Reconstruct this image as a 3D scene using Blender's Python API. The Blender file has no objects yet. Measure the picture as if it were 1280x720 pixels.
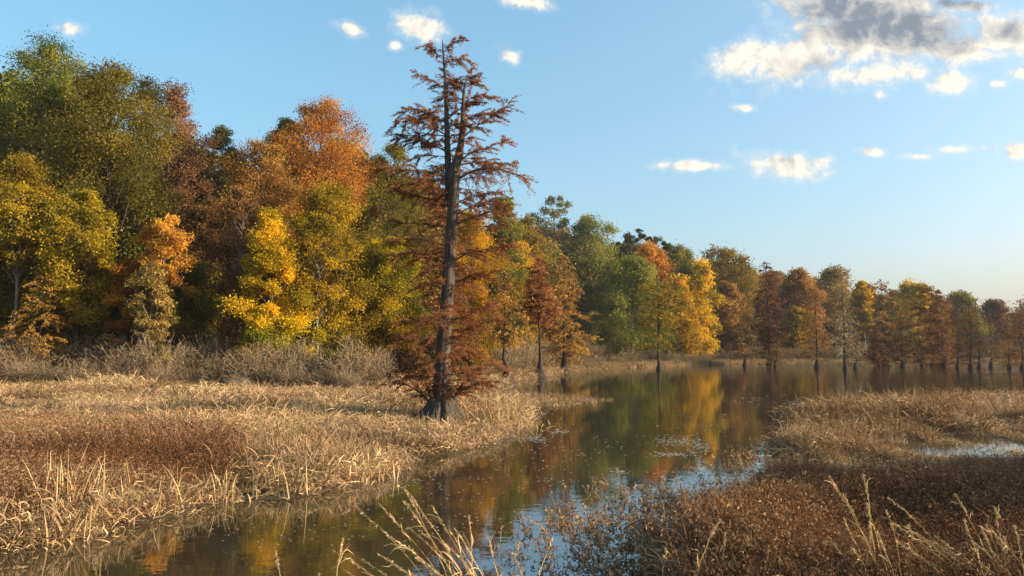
import bpy, math, random
import numpy as np
from mathutils import Vector
R_ = math.radians
C = bpy.context.scene.collection
SC = bpy.context.scene

# ------------------------------------------------------------------ camera
CAM_H = 2.96
FPX = 940.0                       # focal length in pixels of the 1280 wide photograph
PITCH = math.atan(77.0 / FPX)
cd = bpy.data.cameras.new('camera')
cd.sensor_width = 36.0
cd.lens = 36.0 * FPX / 1280.0
cd.clip_start = 0.1
cd.clip_end = 9000
cam = bpy.data.objects.new('camera', cd)
cam.location = (0, 0, CAM_H)
cam.rotation_euler = (R_(90) + PITCH, 0, 0)
C.objects.link(cam)
SC.camera = cam

# ------------------------------------------------------------------ light, exposure
SUN_AZ, SUN_EL = R_(97), R_(17)   # azimuth clockwise from +Y (the view direction)
SUN_V = Vector((math.sin(SUN_AZ) * math.cos(SUN_EL), math.cos(SUN_AZ) * math.cos(SUN_EL), math.sin(SUN_EL)))
ld = bpy.data.lights.new('sun', 'SUN')
ld.energy = 4.9
ld.angle = R_(0.6)
ld.color = (1.0, 0.80, 0.56)
so = bpy.data.objects.new('sun', ld)
so.rotation_euler = (-SUN_V).to_track_quat('-Z', 'Y').to_euler()
so.location = (60, 10, 40)
C.objects.link(so)
SC.view_settings.view_transform = 'Standard'
SC.view_settings.look = 'None'
SC.view_settings.exposure = 1.14
SC.view_settings.gamma = 1.0
SC.view_settings.use_curve_mapping = False
SKY_STRENGTH = 0.145


def ray(px, py):
    cx, cy = (px - 640.0) / FPX, (360.0 - py) / FPX
    return (cx, math.cos(PITCH) - math.sin(PITCH) * cy, math.sin(PITCH) + math.cos(PITCH) * cy)


def at(px, py, z=0.0):
    d = ray(px, py)
    t = (z - CAM_H) / d[2]
    return (d[0] * t, d[1] * t)


def onray(px, py, Y):
    d = ray(px, py)
    t = Y / d[1]
    return (d[0] * t, Y, CAM_H + d[2] * t)


def topix(x, y, z):
    """pixel of world points (arrays)"""
    dz = z - CAM_H
    f = y * math.cos(PITCH) + dz * math.sin(PITCH)
    u = -y * math.sin(PITCH) + dz * math.cos(PITCH)
    return 640 + FPX * x / f, 360 - FPX * u / f


# ------------------------------------------------------------------ world: sky with clouds
W = bpy.data.worlds.new('World')
SC.world = W
W.use_nodes = True
nt = W.node_tree
nt.nodes.clear()


def N(t, tree=None, **kw):
    n = (tree or nt).nodes.new(t)
    for k, v in kw.items():
        setattr(n, k, v)
    return n


def L(a, b, tree=None):
    (tree or nt).links.new(a, b)


def mth(op, a, b=None, tree=None, clamp=False):
    n = N('ShaderNodeMath', tree, operation=op)
    n.use_clamp = clamp
    for i, v in enumerate((a, b)):
        if v is None:
            continue
        if isinstance(v, (int, float)):
            n.inputs[i].default_value = v
        else:
            L(v, n.inputs[i], tree)
    return n.outputs[0]


def smooth(v, lo, hi, tree=None, to0=0.0, to1=1.0):
    n = N('ShaderNodeMapRange', tree, interpolation_type='SMOOTHSTEP')
    n.inputs['From Min'].default_value = lo
    n.inputs['From Max'].default_value = hi
    n.inputs['To Min'].default_value = to0
    n.inputs['To Max'].default_value = to1
    L(v, n.inputs['Value'], tree)
    return n.outputs['Result']


sky = N('ShaderNodeTexSky', sky_type='NISHITA', sun_disc=False)
sky.sun_elevation = SUN_EL
sky.sun_rotation = SUN_AZ
sky.altitude = 100
sky.air_density = 1.0
sky.dust_density = 4.5
sky.ozone_density = 3.0
bg = N('ShaderNodeBackground')
bg.inputs['Strength'].default_value = SKY_STRENGTH
gm = N('ShaderNodeGamma')
gm.inputs['Gamma'].default_value = .60
L(sky.outputs[0], gm.inputs['Color'])
hs_ = N('ShaderNodeHueSaturation')
hs_.inputs['Hue'].default_value = .484
hs_.inputs['Saturation'].default_value = 1.42
hs_.inputs['Value'].default_value = 1.55
L(gm.outputs[0], hs_.inputs['Color'])
L(hs_.outputs[0], bg.inputs['Color'])
geo = N('ShaderNodeTexCoord')
sep = N('ShaderNodeSeparateXYZ')
L(geo.outputs['Generated'], sep.inputs[0])
ysafe = mth('MAXIMUM', sep.outputs[1], 0.02)
comb = N('ShaderNodeCombineXYZ')
L(mth('DIVIDE', sep.outputs[0], ysafe), comb.inputs[0])
L(mth('DIVIDE', sep.outputs[2], ysafe), comb.inputs[1])
uv = comb.outputs[0]


def sky_uv(px, py):
    d = ray(px, py)
    return d[0] / d[1], d[2] / d[1]


def noise(scale, det, rough, vec, tree=None, dist=0.0, dim='3D'):
    n = N('ShaderNodeTexNoise', tree)
    n.noise_dimensions = dim
    n.inputs['Scale'].default_value = scale
    n.inputs['Detail'].default_value = det
    n.inputs['Roughness'].default_value = rough
    n.inputs['Distortion'].default_value = dist
    L(vec, n.inputs['Vector'], tree)
    return n.outputs[0]


def blobs(lst):
    prev = None
    for (px, py, rx, ry, rot, w) in lst:
        m = N('ShaderNodeMapping', vector_type='TEXTURE')
        u, v = sky_uv(px, py)
        m.inputs['Location'].default_value = (u, v, 0)
        m.inputs['Rotation'].default_value = (0, 0, R_(rot))
        m.inputs['Scale'].default_value = (rx / FPX, ry / FPX, 1)
        L(uv, m.inputs['Vector'])
        ln = N('ShaderNodeVectorMath', operation='LENGTH')
        L(m.outputs[0], ln.inputs[0])
        f = mth('MULTIPLY', mth('SUBTRACT', 1.0, ln.outputs['Value']), w)
        prev = f if prev is None else mth('MAXIMUM', prev, f)
    return prev


BIG = [(1000, 72, 105, 38, 14, 1.0), (935, 72, 62, 30, 20, .95), (1100, 42, 160, 50, 4, 1.25), (1100, 92, 110, 22, 3, .8),
       (1190, 104, 42, 20, 6, 1.0), (1090, 6, 150, 40, 0, 1.3), (1265, 44, 66, 40, 0, 1.15), (1190, 60, 80, 30, 0, 1.0),
       (985, 206, 64, 22, -6, 1.05), (1020, 203, 28, 12, -4, .8), (868, 207, 62, 10, -2, .95), (930, 135, 18, 6, -10, .8),
       (1190, 187, 38, 7, 2, .8), (1148, 196, 30, 6, 0, .75), (1088, 190, 24, 6, -5, .7), (1276, 187, 26, 13, 0, 1.0),
       (1246, 105, 16, 7, 0, .8), (1276, 92, 22, 10, 0, .9), (1100, 118, 12, 10, -30, .6), (1234, 184, 14, 5, 0, .6),
       (526, 34, 46, 24, -12, 1.0), (495, 57, 12, 9, 0, .7), (440, 37, 24, 11, -20, .75), (636, 68, 20, 11, -30, .7),
       (655, 2, 44, 13, -10, .9), (85, 35, 22, 9, -15, .5), (75, 100, 26, 16, 0, .8), (1216, 8, 40, 12, 0, .9)]
GREY = [(1100, 32, 130, 38, 3, 1.0), (1165, 44, 80, 34, 6, 1.0), (1060, 12, 110, 34, 0, 1.0), (1262, 40, 40, 22, 0, .6),
        (1010, 80, 50, 16, 12, .45), (980, 200, 30, 6, -4, .3), (1195, 2, 70, 16, 0, .9)]
n1 = noise(24, 10, .66, uv, dist=.35)
n2 = noise(62, 8, .62, uv, dist=.2)
nn = mth('ADD', mth('MULTIPLY', mth('SUBTRACT', n1, .5), 1.7), mth('MULTIPLY', mth('SUBTRACT', n2, .5), .85))
F = mth('ADD', blobs(BIG), nn)
alpha = smooth(F, .05, .66)
# only the part of the sky in front, where the mapping is defined
front = smooth(sep.outputs[1], .1, .2)
alpha = mth('MAXIMUM', alpha, smooth(F, -.22, .35, to1=.24))
alpha = mth('MULTIPLY', mth('MULTIPLY', alpha, front), .97)
# brighter where the cloud turns its side to the sun: difference of the noise towards the sun
offs = N('ShaderNodeVectorMath', operation='ADD')
offs.inputs[1].default_value = (.010, -.006, 0)
L(uv, offs.inputs[0])
n1b = noise(24, 7, .62, offs.outputs[0], dist=.35)
rel = mth('MULTIPLY', mth('SUBTRACT', n1, n1b), 2.4)
G = mth('ADD', blobs(GREY), mth('MULTIPLY', mth('SUBTRACT', n1, .5), 1.1))
grey = smooth(G, -.3, .95)
cm = N('ShaderNodeMix', data_type='RGBA')
cm.inputs[6].default_value = (.60, .555, .475, 1)
cm.inputs[7].default_value = (.155, .175, .21, 1)
L(mth('SUBTRACT', grey, rel, clamp=True), cm.inputs[0])
bgc = N('ShaderNodeBackground')
bgc.inputs['Strength'].default_value = .84
L(cm.outputs[2], bgc.inputs['Color'])
mx = N('ShaderNodeMixShader')
L(alpha, mx.inputs[0])
L(bg.outputs[0], mx.inputs[1])
L(bgc.outputs[0], mx.inputs[2])
wo = N('ShaderNodeOutputWorld')
L(mx.outputs[0], wo.inputs['Surface'])

# ------------------------------------------------------------------ mesh helpers


class MB:
    """collects quads, links them as one mesh"""

    def __init__(s):
        s.v, s.f, s.t, s.h, s.n = [], [], [], [], 0

    def add(s, v, f, t=None, h=None):
        v = np.asarray(v, np.float32).reshape(-1, 3)
        f = np.asarray(f, np.int32).reshape(-1, 4)
        s.v.append(v)
        s.f.append(f + s.n)
        s.n += len(v)
        m = len(f)
        s.t.append(np.full(m, .5, np.float32) if t is None else np.broadcast_to(np.asarray(t, np.float32), (m,)))
        s.h.append(np.zeros(m, np.float32) if h is None else np.broadcast_to(np.asarray(h, np.float32), (m,)))

    def mesh(s, name, mat=None, smooth_=False):
        v = np.concatenate(s.v)
        f = np.concatenate(s.f)
        me = bpy.data.meshes.new(name)
        me.vertices.add(len(v))
        me.vertices.foreach_set('co', v.ravel())
        me.loops.add(f.size)
        me.loops.foreach_set('vertex_index', f.ravel())
        me.polygons.add(len(f))
        me.polygons.foreach_set('loop_start', np.arange(len(f), dtype=np.int32) * 4)
        if smooth_:
            me.polygons.foreach_set('use_smooth', np.ones(len(f), bool))
        for nm, arr in (('bt', s.t), ('hgt', s.h)):
            a = me.attributes.new(nm, 'FLOAT', 'FACE')
            a.data.foreach_set('value', np.concatenate(arr).astype(np.float32))
        me.update(calc_edges=True)
        if mat:
            me.materials.append(mat)
        return me


def tube(mb, pts, rad, sides=6, t=None, flute=None):
    p = np.asarray(pts, float)
    k = len(p)
    r = np.broadcast_to(np.asarray(rad, float), (k,))
    tg = np.gradient(p, axis=0)
    tg /= np.linalg.norm(tg, axis=1, keepdims=True) + 1e-9
    ref = np.array([0, 1.0, 0]) if abs(tg[:, 1]).mean() < .8 else np.array([1.0, 0, 0])
    a = np.cross(tg, ref)
    a /= np.linalg.norm(a, axis=1, keepdims=True) + 1e-9
    b = np.cross(tg, a)
    th = np.arange(sides) * 2 * math.pi / sides
    rr = r[:, None] * np.ones(sides)[None]
    if flute is not None:
        rr = rr * flute(p[:, 2][:, None], th[None])
    v = p[:, None] + rr[..., None] * (a[:, None] * np.cos(th)[None, :, None] + b[:, None] * np.sin(th)[None, :, None])
    i = np.arange(k - 1)[:, None] * sides
    j = np.arange(sides)[None]
    j2 = (j + 1) % sides
    f = np.stack([i + j, i + j2, i + sides + j2, i + sides + j], -1)
    mb.add(v.reshape(-1, 3), f.reshape(-1, 4), t)


def unit(v):
    return v / (np.linalg.norm(v, axis=-1, keepdims=True) + 1e-9)


def leaves(mb, c, ln, wd, rng, tint, h, bias=(0, 0, .5), drc=None):
    """one kite-shaped leaf per centre"""
    n = len(c)
    nor = unit(rng.normal(size=(n, 3)) + np.asarray(bias))
    d = rng.normal(size=(n, 3)) if drc is None else drc + rng.normal(size=(n, 3)) * .35
    d = unit(d - nor * (d * nor).sum(1, keepdims=True))
    s = np.cross(nor, d)
    l = np.broadcast_to(ln, (n,))[:, None] * rng.uniform(.65, 1.3, (n, 1))
    w = np.broadcast_to(wd, (n,))[:, None] * rng.uniform(.65, 1.3, (n, 1))
    v = np.stack([c - d * l * .5, c + s * w * .5 - d * l * .05, c + d * l * .5, c - s * w * .5 - d * l * .05], 1)
    mb.add(v.reshape(-1, 3), np.arange(4 * n).reshape(n, 4), tint, h)


def ribbons(mb, path, width, rng, tint):
    """path (n,k,3), width (n,k): thin blades"""
    n, k, _ = path.shape
    d = unit(path[:, -1] - path[:, 0])
    s = unit(np.cross(d, unit(rng.normal(size=(n, 3)))))
    a = path - s[:, None] * width[..., None] * .5
    b = path + s[:, None] * width[..., None] * .5
    v = np.stack([a, b], 2).reshape(-1, 3)
    base = (np.arange(n)[:, None] * k + np.arange(k - 1)[None]) * 2
    f = np.stack([base, base + 1, base + 3, base + 2], -1).reshape(-1, 4)
    mb.add(v, f, np.repeat(tint, k - 1))


def vnoise(x, y, s, seed=0):
    """smooth value noise 0..1"""
    x, y = np.asarray(x) / s, np.asarray(y) / s
    xi, yi = np.floor(x).astype(np.int64), np.floor(y).astype(np.int64)
    fx, fy = x - xi, y - yi
    fx, fy = fx * fx * (3 - 2 * fx), fy * fy * (3 - 2 * fy)

    def h(a, b):
        q = (a * 374761393 + b * 668265263 + seed * 974711) & 0x7fffffff
        q = ((q ^ (q >> 13)) * 1274126177) & 0x7fffffff
        return ((q ^ (q >> 16)) & 0xffff) / 65535.0
    return (h(xi, yi) * (1 - fx) + h(xi + 1, yi) * fx) * (1 - fy) + (h(xi, yi + 1) * (1 - fx) + h(xi + 1, yi + 1) * fx) * fy


# ------------------------------------------------------------------ materials

def newmat(name):
    m = bpy.data.materials.new(name)
    m.use_nodes = True
    m.node_tree.nodes.clear()
    return m, m.node_tree


def ramp(tree, fac, cols, pos=None):
    r = N('ShaderNodeValToRGB', tree)
    e = r.color_ramp.elements
    pos = pos or [i / (len(cols) - 1) for i in range(len(cols))]
    while len(e) < len(cols):
        e.new(.5)
    for i, (c, p) in enumerate(zip(cols, pos)):
        e[i].position = p
        e[i].color = (*c, 1)
    L(fac, r.inputs[0], tree)
    return r.outputs[0]


def attr(tree, name, typ='GEOMETRY'):
    a = N('ShaderNodeAttribute', tree, attribute_name=name, attribute_type=typ)
    return a.outputs['Fac']


def leaf_shader(tree, col, trans=.35, rough=.9, gloss=0.0):
    d = N('ShaderNodeBsdfDiffuse', tree)
    t = N('ShaderNodeBsdfTranslucent', tree)
    L(col, d.inputs[0], tree)
    L(col, t.inputs[0], tree)
    m = N('ShaderNodeMixShader', tree)
    m.inputs[0].default_value = trans
    L(d.outputs[0], m.inputs[1], tree)
    L(t.outputs[0], m.inputs[2], tree)
    o = N('ShaderNodeOutputMaterial', tree)
    out = m.outputs[0]
    if gloss:
        g = N('ShaderNodeBsdfGlossy', tree)
        g.inputs['Roughness'].default_value = .45
        m2 = N('ShaderNodeMixShader', tree)
        m2.inputs[0].default_value = gloss
        L(out, m2.inputs[1], tree)
        L(g.outputs[0], m2.inputs[2], tree)
        out = m2.outputs[0]
    L(out, o.inputs[0], tree)


PAL = {
    'green': [(.045, .07, .012), (.085, .105, .018), (.16, .16, .028)],
    'greygreen': [(.075, .09, .034), (.15, .16, .065), (.30, .28, .13)],
    'olive': [(.085, .09, .017), (.17, .155, .025), (.33, .26, .04)],
    'lime': [(.12, .13, .012), (.30, .25, .015), (.60, .43, .02)],
    'gold': [(.20, .16, .014), (.50, .30, .016), (.76, .45, .022)],
    'orange': [(.30, .12, .018), (.50, .22, .026), (.68, .33, .04)],
    'redorange': [(.20, .07, .022), (.40, .15, .03), (.56, .26, .05)],
    'rust': [(.115, .055, .024), (.235, .115, .042), (.37, .20, .07)],
    'rustgold': [(.17, .085, .025), (.32, .165, .04), (.47, .26, .06)],
    'brown': [(.10, .055, .022), (.19, .105, .035), (.3, .175, .06)],
    'tan': [(.16, .11, .035), (.28, .19, .055), (.42, .29, .09)],
    'olivegold': [(.13, .10, .014), (.28, .195, .018), (.5, .32, .022)],
    'muted': [(.12, .06, .032), (.24, .12, .058), (.38, .21, .10)],
    'amber': [(.30, .13, .03), (.50, .235, .04), (.68, .34, .055)],
    'dark': [(.03, .042, .015), (.055, .072, .022), (.10, .115, .035)],
    'fresh': [(.07, .09, .018), (.155, .17, .03), (.31, .28, .048)],
    'herorust': [(.13, .05, .025), (.29, .115, .045), (.46, .21, .075)],
    'greybrown': [(.13, .095, .055), (.24, .18, .105), (.38, .29, .18)],
    'wine': [(.095, .042, .02), (.18, .078, .032), (.28, .13, .05)],
}
_lm = {}


def leaf_mat(pal, top=None, side=None, trans=.42):
    key = (pal, top, side, trans)
    if key in _lm:
        return _lm[key]
    m, t = newmat('leaf_' + pal)
    fac = attr(t, 'bt')
    ob = N('ShaderNodeObjectInfo', t)
    col = ramp(t, fac, PAL[pal], [.1, .5, .95])
    if top:
        c2 = ramp(t, fac, PAL[top], [.1, .5, .95])
        h = mth('ADD', attr(t, 'hgt'), mth('MULTIPLY', mth('SUBTRACT', fac, .5), .9, t), t)
        mixn = N('ShaderNodeMix', t, data_type='RGBA')
        L(smooth(h, .5, .85, t), mixn.inputs[0], t)
        L(col, mixn.inputs[6], t)
        L(c2, mixn.inputs[7], t)
        col = mixn.outputs[2]
    hs = N('ShaderNodeHueSaturation', t)
    L(mth('ADD', mth('MULTIPLY', ob.outputs['Random'], .02, t), .49, t), hs.inputs['Hue'], t)
    L(mth('ADD', mth('MULTIPLY', ob.outputs['Random'], .25, t), .88, t), hs.inputs['Value'], t)
    L(col, hs.inputs['Color'], t)
    leaf_shader(t, hs.outputs[0], trans)
    _lm[key] = m
    return m


def bark_mat(name, c1, c2, scale=3.0, stretch=.12):
    m, t = newmat(name)
    tc = N('ShaderNodeTexCoord', t)
    mp = N('ShaderNodeMapping', t)
    mp.inputs['Scale'].default_value = (1, 1, stretch)
    L(tc.outputs['Object'], mp.inputs[0], t)
    n = noise(scale * 3, 6, .65, mp.outputs[0], t)
    n2 = noise(scale * .5, 3, .5, tc.outputs['Object'], t)
    col = ramp(t, mth('ADD', mth('MULTIPLY', n, .75, t), mth('MULTIPLY', n2, .3, t), t), [c1, tuple((a + b) / 2 for a, b in zip(c1, c2)), c2], [.32, .5, .72])
    b = N('ShaderNodeBsdfPrincipled', t)
    b.inputs['Roughness'].default_value = .95
    b.inputs['Specular IOR Level'].default_value = .15
    L(col, b.inputs['Base Color'], t)
    bp = N('ShaderNodeBump', t)
    bp.inputs['Strength'].default_value = .7
    bp.inputs['Distance'].default_value = .04
    L(n, bp.inputs['Height'], t)
    L(bp.outputs[0], b.inputs['Normal'], t)
    o = N('ShaderNodeOutputMaterial', t)
    L(b.outputs[0], o.inputs[0], t)
    return m


BARK = bark_mat('dark_bark', (.03, .024, .018), (.12, .095, .07))
BARK_GREY = bark_mat('grey_bark', (.07, .062, .055), (.24, .215, .19))
BARK_CYP = bark_mat('cypress_bark', (.017, .014, .0115), (.125, .103, .082), 4.0, .08)
BARK_CYP_DARK = bark_mat('far_cypress_bark', (.014, .011, .009), (.06, .047, .038), 3.0, .1)
WOODY = bark_mat('bare_twigs', (.13, .09, .055), (.36, .26, .155), 2.0, .4)
LOG = bark_mat('weathered_log', (.12, .095, .07), (.42, .34, .25), 5.0, 1.0)


def blade_mat(name, cols, trans=.25, inst=.55, gloss=0.0):
    m, t = newmat(name)
    f = mth('ADD', mth('MULTIPLY', attr(t, 'tint', 'INSTANCER'), inst, t), mth('MULTIPLY', attr(t, 'bt'), 1 - inst, t), t)
    leaf_shader(t, ramp(t, f, cols, [.15, .42, .62, .9] if len(cols) == 4 else None), trans, gloss=gloss)
    return m


STRAW = blade_mat('dry_straw', [(.125, .076, .038), (.30, .19, .094), (.49, .335, .175), (.70, .51, .30)], .2, .4)
TALLSTRAW = blade_mat('tall_straw', [(.24, .15, .065), (.40, .26, .12), (.54, .38, .18), (.66, .50, .27)], .2, 0)
SMART = blade_mat('dead_smartweed', [(.065, .029, .016), (.15, .07, .034), (.26, .138, .066), (.48, .32, .17)], .25, .45)
GREENISH = blade_mat('fading_green_sedge', [(.06, .055, .02), (.11, .10, .035), (.17, .15, .06), (.3, .25, .11)], .25)


# ------------------------------------------------------------------ objects

def obj(name, me, parent=None, mat=None, loc=None):
    o = bpy.data.objects.new(name, me)
    C.objects.link(o)
    if parent:
        o.parent = parent
    if mat is not None:
        o.material_slots[0].link = 'OBJECT'
        o.material_slots[0].material = mat
    if loc is not None:
        o.location = loc
    return o


def tag(o, label=None, cat=None, group=None, kind=None):
    for k, v in (('label', label), ('category', cat), ('group', group), ('kind', kind)):
        if v:
            o[k] = v
    return o


def thing(name, label, cat, loc, rz=0.0, group=None, scale=None):
    o = bpy.data.objects.new(name, None)
    o.empty_display_size = .3
    C.objects.link(o)
    o.location = loc
    o.rotation_euler = (0, 0, rz)
    if scale is not None:
        o.scale = scale
    return tag(o, label, cat, group)


# ------------------------------------------------------------------ ground and water
LEFT = [at(*p) for p in [(-900, 708), (-300, 694), (0, 682), (60, 675), (130, 654), (180, 646), (289, 621), (372, 619), (444, 603), (517, 572),
                         (607, 557), (640, 540), (652, 522), (640, 500), (632, 489), (640, 476), (700, 465), (760, 460.5), (850, 457),
                         (920, 455), (1000, 454.5), (1100, 454.5), (1200, 454.5), (1290, 455), (1500, 455)]] + \
       [(400, 205), (3000, 900), (4500, 5000), (-4500, 5000), (-4500, 30), (-60, 8.0)]
RIGHT = [at(*p) for p in [(-900, 980), (100, 960), (300, 940), (640, 930), (780, 900), (825, 870), (838, 810), (850, 752), (884, 697), (914, 648), (941, 614), (956, 590), (968, 568), (981, 545), (1005, 522), (1060, 511), (1150, 506), (1280, 499), (1600, 495),
                          (2600, 505)]] + [(300, 25), (300, -300), (-300, -300), (-60, 6)]


def inside(poly, x, y):
    c = np.zeros(x.shape, bool)
    n = len(poly)
    for i in range(n):
        (x1, y1), (x2, y2) = poly[i], poly[(i + 1) % n]
        cond = (y1 > y) != (y2 > y)
        xi = (x2 - x1) * (y - y1) / ((y2 - y1) if y2 != y1 else 1e-9) + x1
        c ^= cond & (x < xi)
    return c


def sdf(poly, x, y):
    d = np.full(x.shape, 1e9)
    n = len(poly)
    for i in range(n):
        (x1, y1), (x2, y2) = poly[i], poly[(i + 1) % n]
        ex, ey = x2 - x1, y2 - y1
        t = np.clip(((x - x1) * ex + (y - y1) * ey) / (ex * ex + ey * ey), 0, 1)
        d = np.minimum(d, np.hypot(x - x1 - t * ex, y - y1 - t * ey))
    return np.where(inside(poly, x, y), d, -d)


PUD = [(1185, 562, 105, 20, 1.0), (1255, 556, 66, 19, 1.0), (1015, 584, 70, 16, 1.0), (1235, 533, 50, 7, .8), (1105, 582, 60, 14, 1.0),
       (430, 482.5, 75, 3.2, 1.0), (1290, 545, 40, 8, .9)]
PUDW = []
for (px, py, rx, ry, w) in PUD:
    cx, cy = at(px, py)
    PUDW.append((cx, cy, rx / FPX * cy, (at(px, py - ry)[1] - at(px, py + ry)[1]) / 2, w))


def pud(x, y):
    p = np.zeros(np.shape(x))
    for (cx, cy, rx, ry, w) in PUDW:
        p = np.maximum(p, w * np.clip(1.25 - np.hypot((x - cx) / rx, (y - cy) / ry), 0, 1))
    return p


def shore(x, y):
    """signed distance to the water's edge, land positive, with a ragged edge"""
    s = np.maximum(sdf(LEFT, x, y), sdf(RIGHT, x, y))
    w = np.clip(np.hypot(x, y) / 40, .25, 2.5)
    return s + (vnoise(x, y, 1.7, 3) - .5) * 1.3 * w + (vnoise(x, y, .6, 4) - .5) * .5 * w


def height(x, y):
    x, y = np.asarray(x, float), np.asarray(y, float)
    s = shore(x, y)
    z = np.clip(s * .16 + .02, -.7, .16) + (vnoise(x, y, 1.1, 9) - .5) * .07
    z = z - pud(x, y) * .32
    far = sdf(LEFT, x, y) * (y > 40)
    z = z + np.clip((far - 14) * .03, 0, 1.6) * (x < 1500)
    z = z + np.clip(6.5 - y, 0, 30) * .16 * (np.abs(x) < 60) * (y > -10)
    return z


def hz(x, y):
    return float(height(np.array([x]), np.array([y]))[0])


gx = np.concatenate([-np.geomspace(1400, 62, 34), np.arange(-60, 60.1, .5), np.geomspace(62, 1400, 34)])
gy = np.concatenate([[-120, -50, -20, -8], np.arange(0, 75, .4), np.geomspace(75, 1500, 70)])
GX, GY = np.meshgrid(gx, gy)
GZ = height(GX.ravel(), GY.ravel())
nx, ny = len(gx), len(gy)
ii = (np.arange(ny - 1)[:, None] * nx + np.arange(nx - 1)[None]).ravel()
mb = MB()
mb.add(np.stack([GX.ravel(), GY.ravel(), GZ], 1), np.stack([ii, ii + 1, ii + nx + 1, ii + nx], 1))
m, t = newmat('marsh_mud')
tc = N('ShaderNodeTexCoord', t)
a1 = noise(.7, 8, .65, tc.outputs['Object'], t)
a2 = noise(9, 6, .7, tc.outputs['Object'], t)
col = ramp(t, mth('ADD', mth('MULTIPLY', a1, .5, t), mth('MULTIPLY', a2, .5, t), t), [(.03, .022, .014), (.075, .052, .03), (.17, .12, .065)], [.35, .5, .66])
b = N('ShaderNodeBsdfPrincipled', t)
b.inputs['Roughness'].default_value = .85
b.inputs['Specular IOR Level'].default_value = .2
L(col, b.inputs['Base Color'], t)
bp = N('ShaderNodeBump', t)
bp.inputs['Strength'].default_value = .8
bp.inputs['Distance'].default_value = .06
L(a2, bp.inputs['Height'], t)
L(bp.outputs[0], b.inputs['Normal'], t)
o = N('ShaderNodeOutputMaterial', t)
L(b.outputs[0], o.inputs[0], t)
tag(obj('ground', mb.mesh('ground', m, True)), kind='structure')

m, t = newmat('lake_water')
tc = N('ShaderNodeTexCoord', t)
b = N('ShaderNodeBsdfPrincipled', t)
b.inputs['Base Color'].default_value = (.032, .028, .015, 1)
b.inputs['Roughness'].default_value = .012
b.inputs['IOR'].default_value = 4.2
b.inputs['Specular IOR Level'].default_value = .5
mp = N('ShaderNodeMapping', t)
mp.inputs['Scale'].default_value = (1.0, 1.7, 1)
L(tc.outputs['Object'], mp.inputs[0], t)
w1 = noise(1.6, 3, .55, mp.outputs[0], t, .3)
w2 = noise(7.0, 3, .5, mp.outputs[0], t, .2)
w3 = noise(.045, 3, .5, tc.outputs['Object'], t)
sp = N('ShaderNodeSeparateXYZ', t)
L(tc.outputs['Object'], sp.inputs[0], t)
# breeze: stronger ripples on the open water far out on the right
breeze = mth('MULTIPLY', smooth(sp.outputs[0], 10, 60, t), smooth(sp.outputs[1], 55, 110, t), t)
breeze = mth('MULTIPLY', breeze, smooth(w3, .35, .6, t), t)
hsum = mth('ADD', w1, mth('MULTIPLY', w2, .22, t), t)
bp = N('ShaderNodeBump', t)
L(mth('ADD', .018, mth('MULTIPLY', breeze, .22, t), t), bp.inputs['Strength'], t)
bp.inputs['Distance'].default_value = .1
L(hsum, bp.inputs['Height'], t)
L(bp.outputs[0], b.inputs['Normal'], t)
o = N('ShaderNodeOutputMaterial', t)
L(b.outputs[0], o.inputs[0], t)
mb = MB()
mb.add([(-1390, -30, 0), (1390, -30, 0), (1390, 1490, 0), (-1390, 1490, 0)], [(0, 1, 2, 3)])
tag(obj('water', mb.mesh('water', m)), kind='structure')

# ------------------------------------------------------------------ broadleaf trees


def prof(kind, t):
    if kind == 'round':
        return np.sqrt(np.clip(1 - (2 * t - .95) ** 2 / 1.12, 0.03, 1)) ** .8
    if kind == 'cone':
        return np.clip(1.06 - t, .06, 1) ** .75 * np.clip(.55 + t * 3, 0, 1)
    if kind == 'tall':
        return np.clip(np.minimum(.55 + t * 1.6, 1.0), 0, 1) * np.sqrt(np.clip(1 - t ** 3.2, .03, 1))
    return np.sqrt(np.clip(1 - (1.7 * t - .75) ** 2, .03, 1))      # oval, widest below the middle


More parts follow.
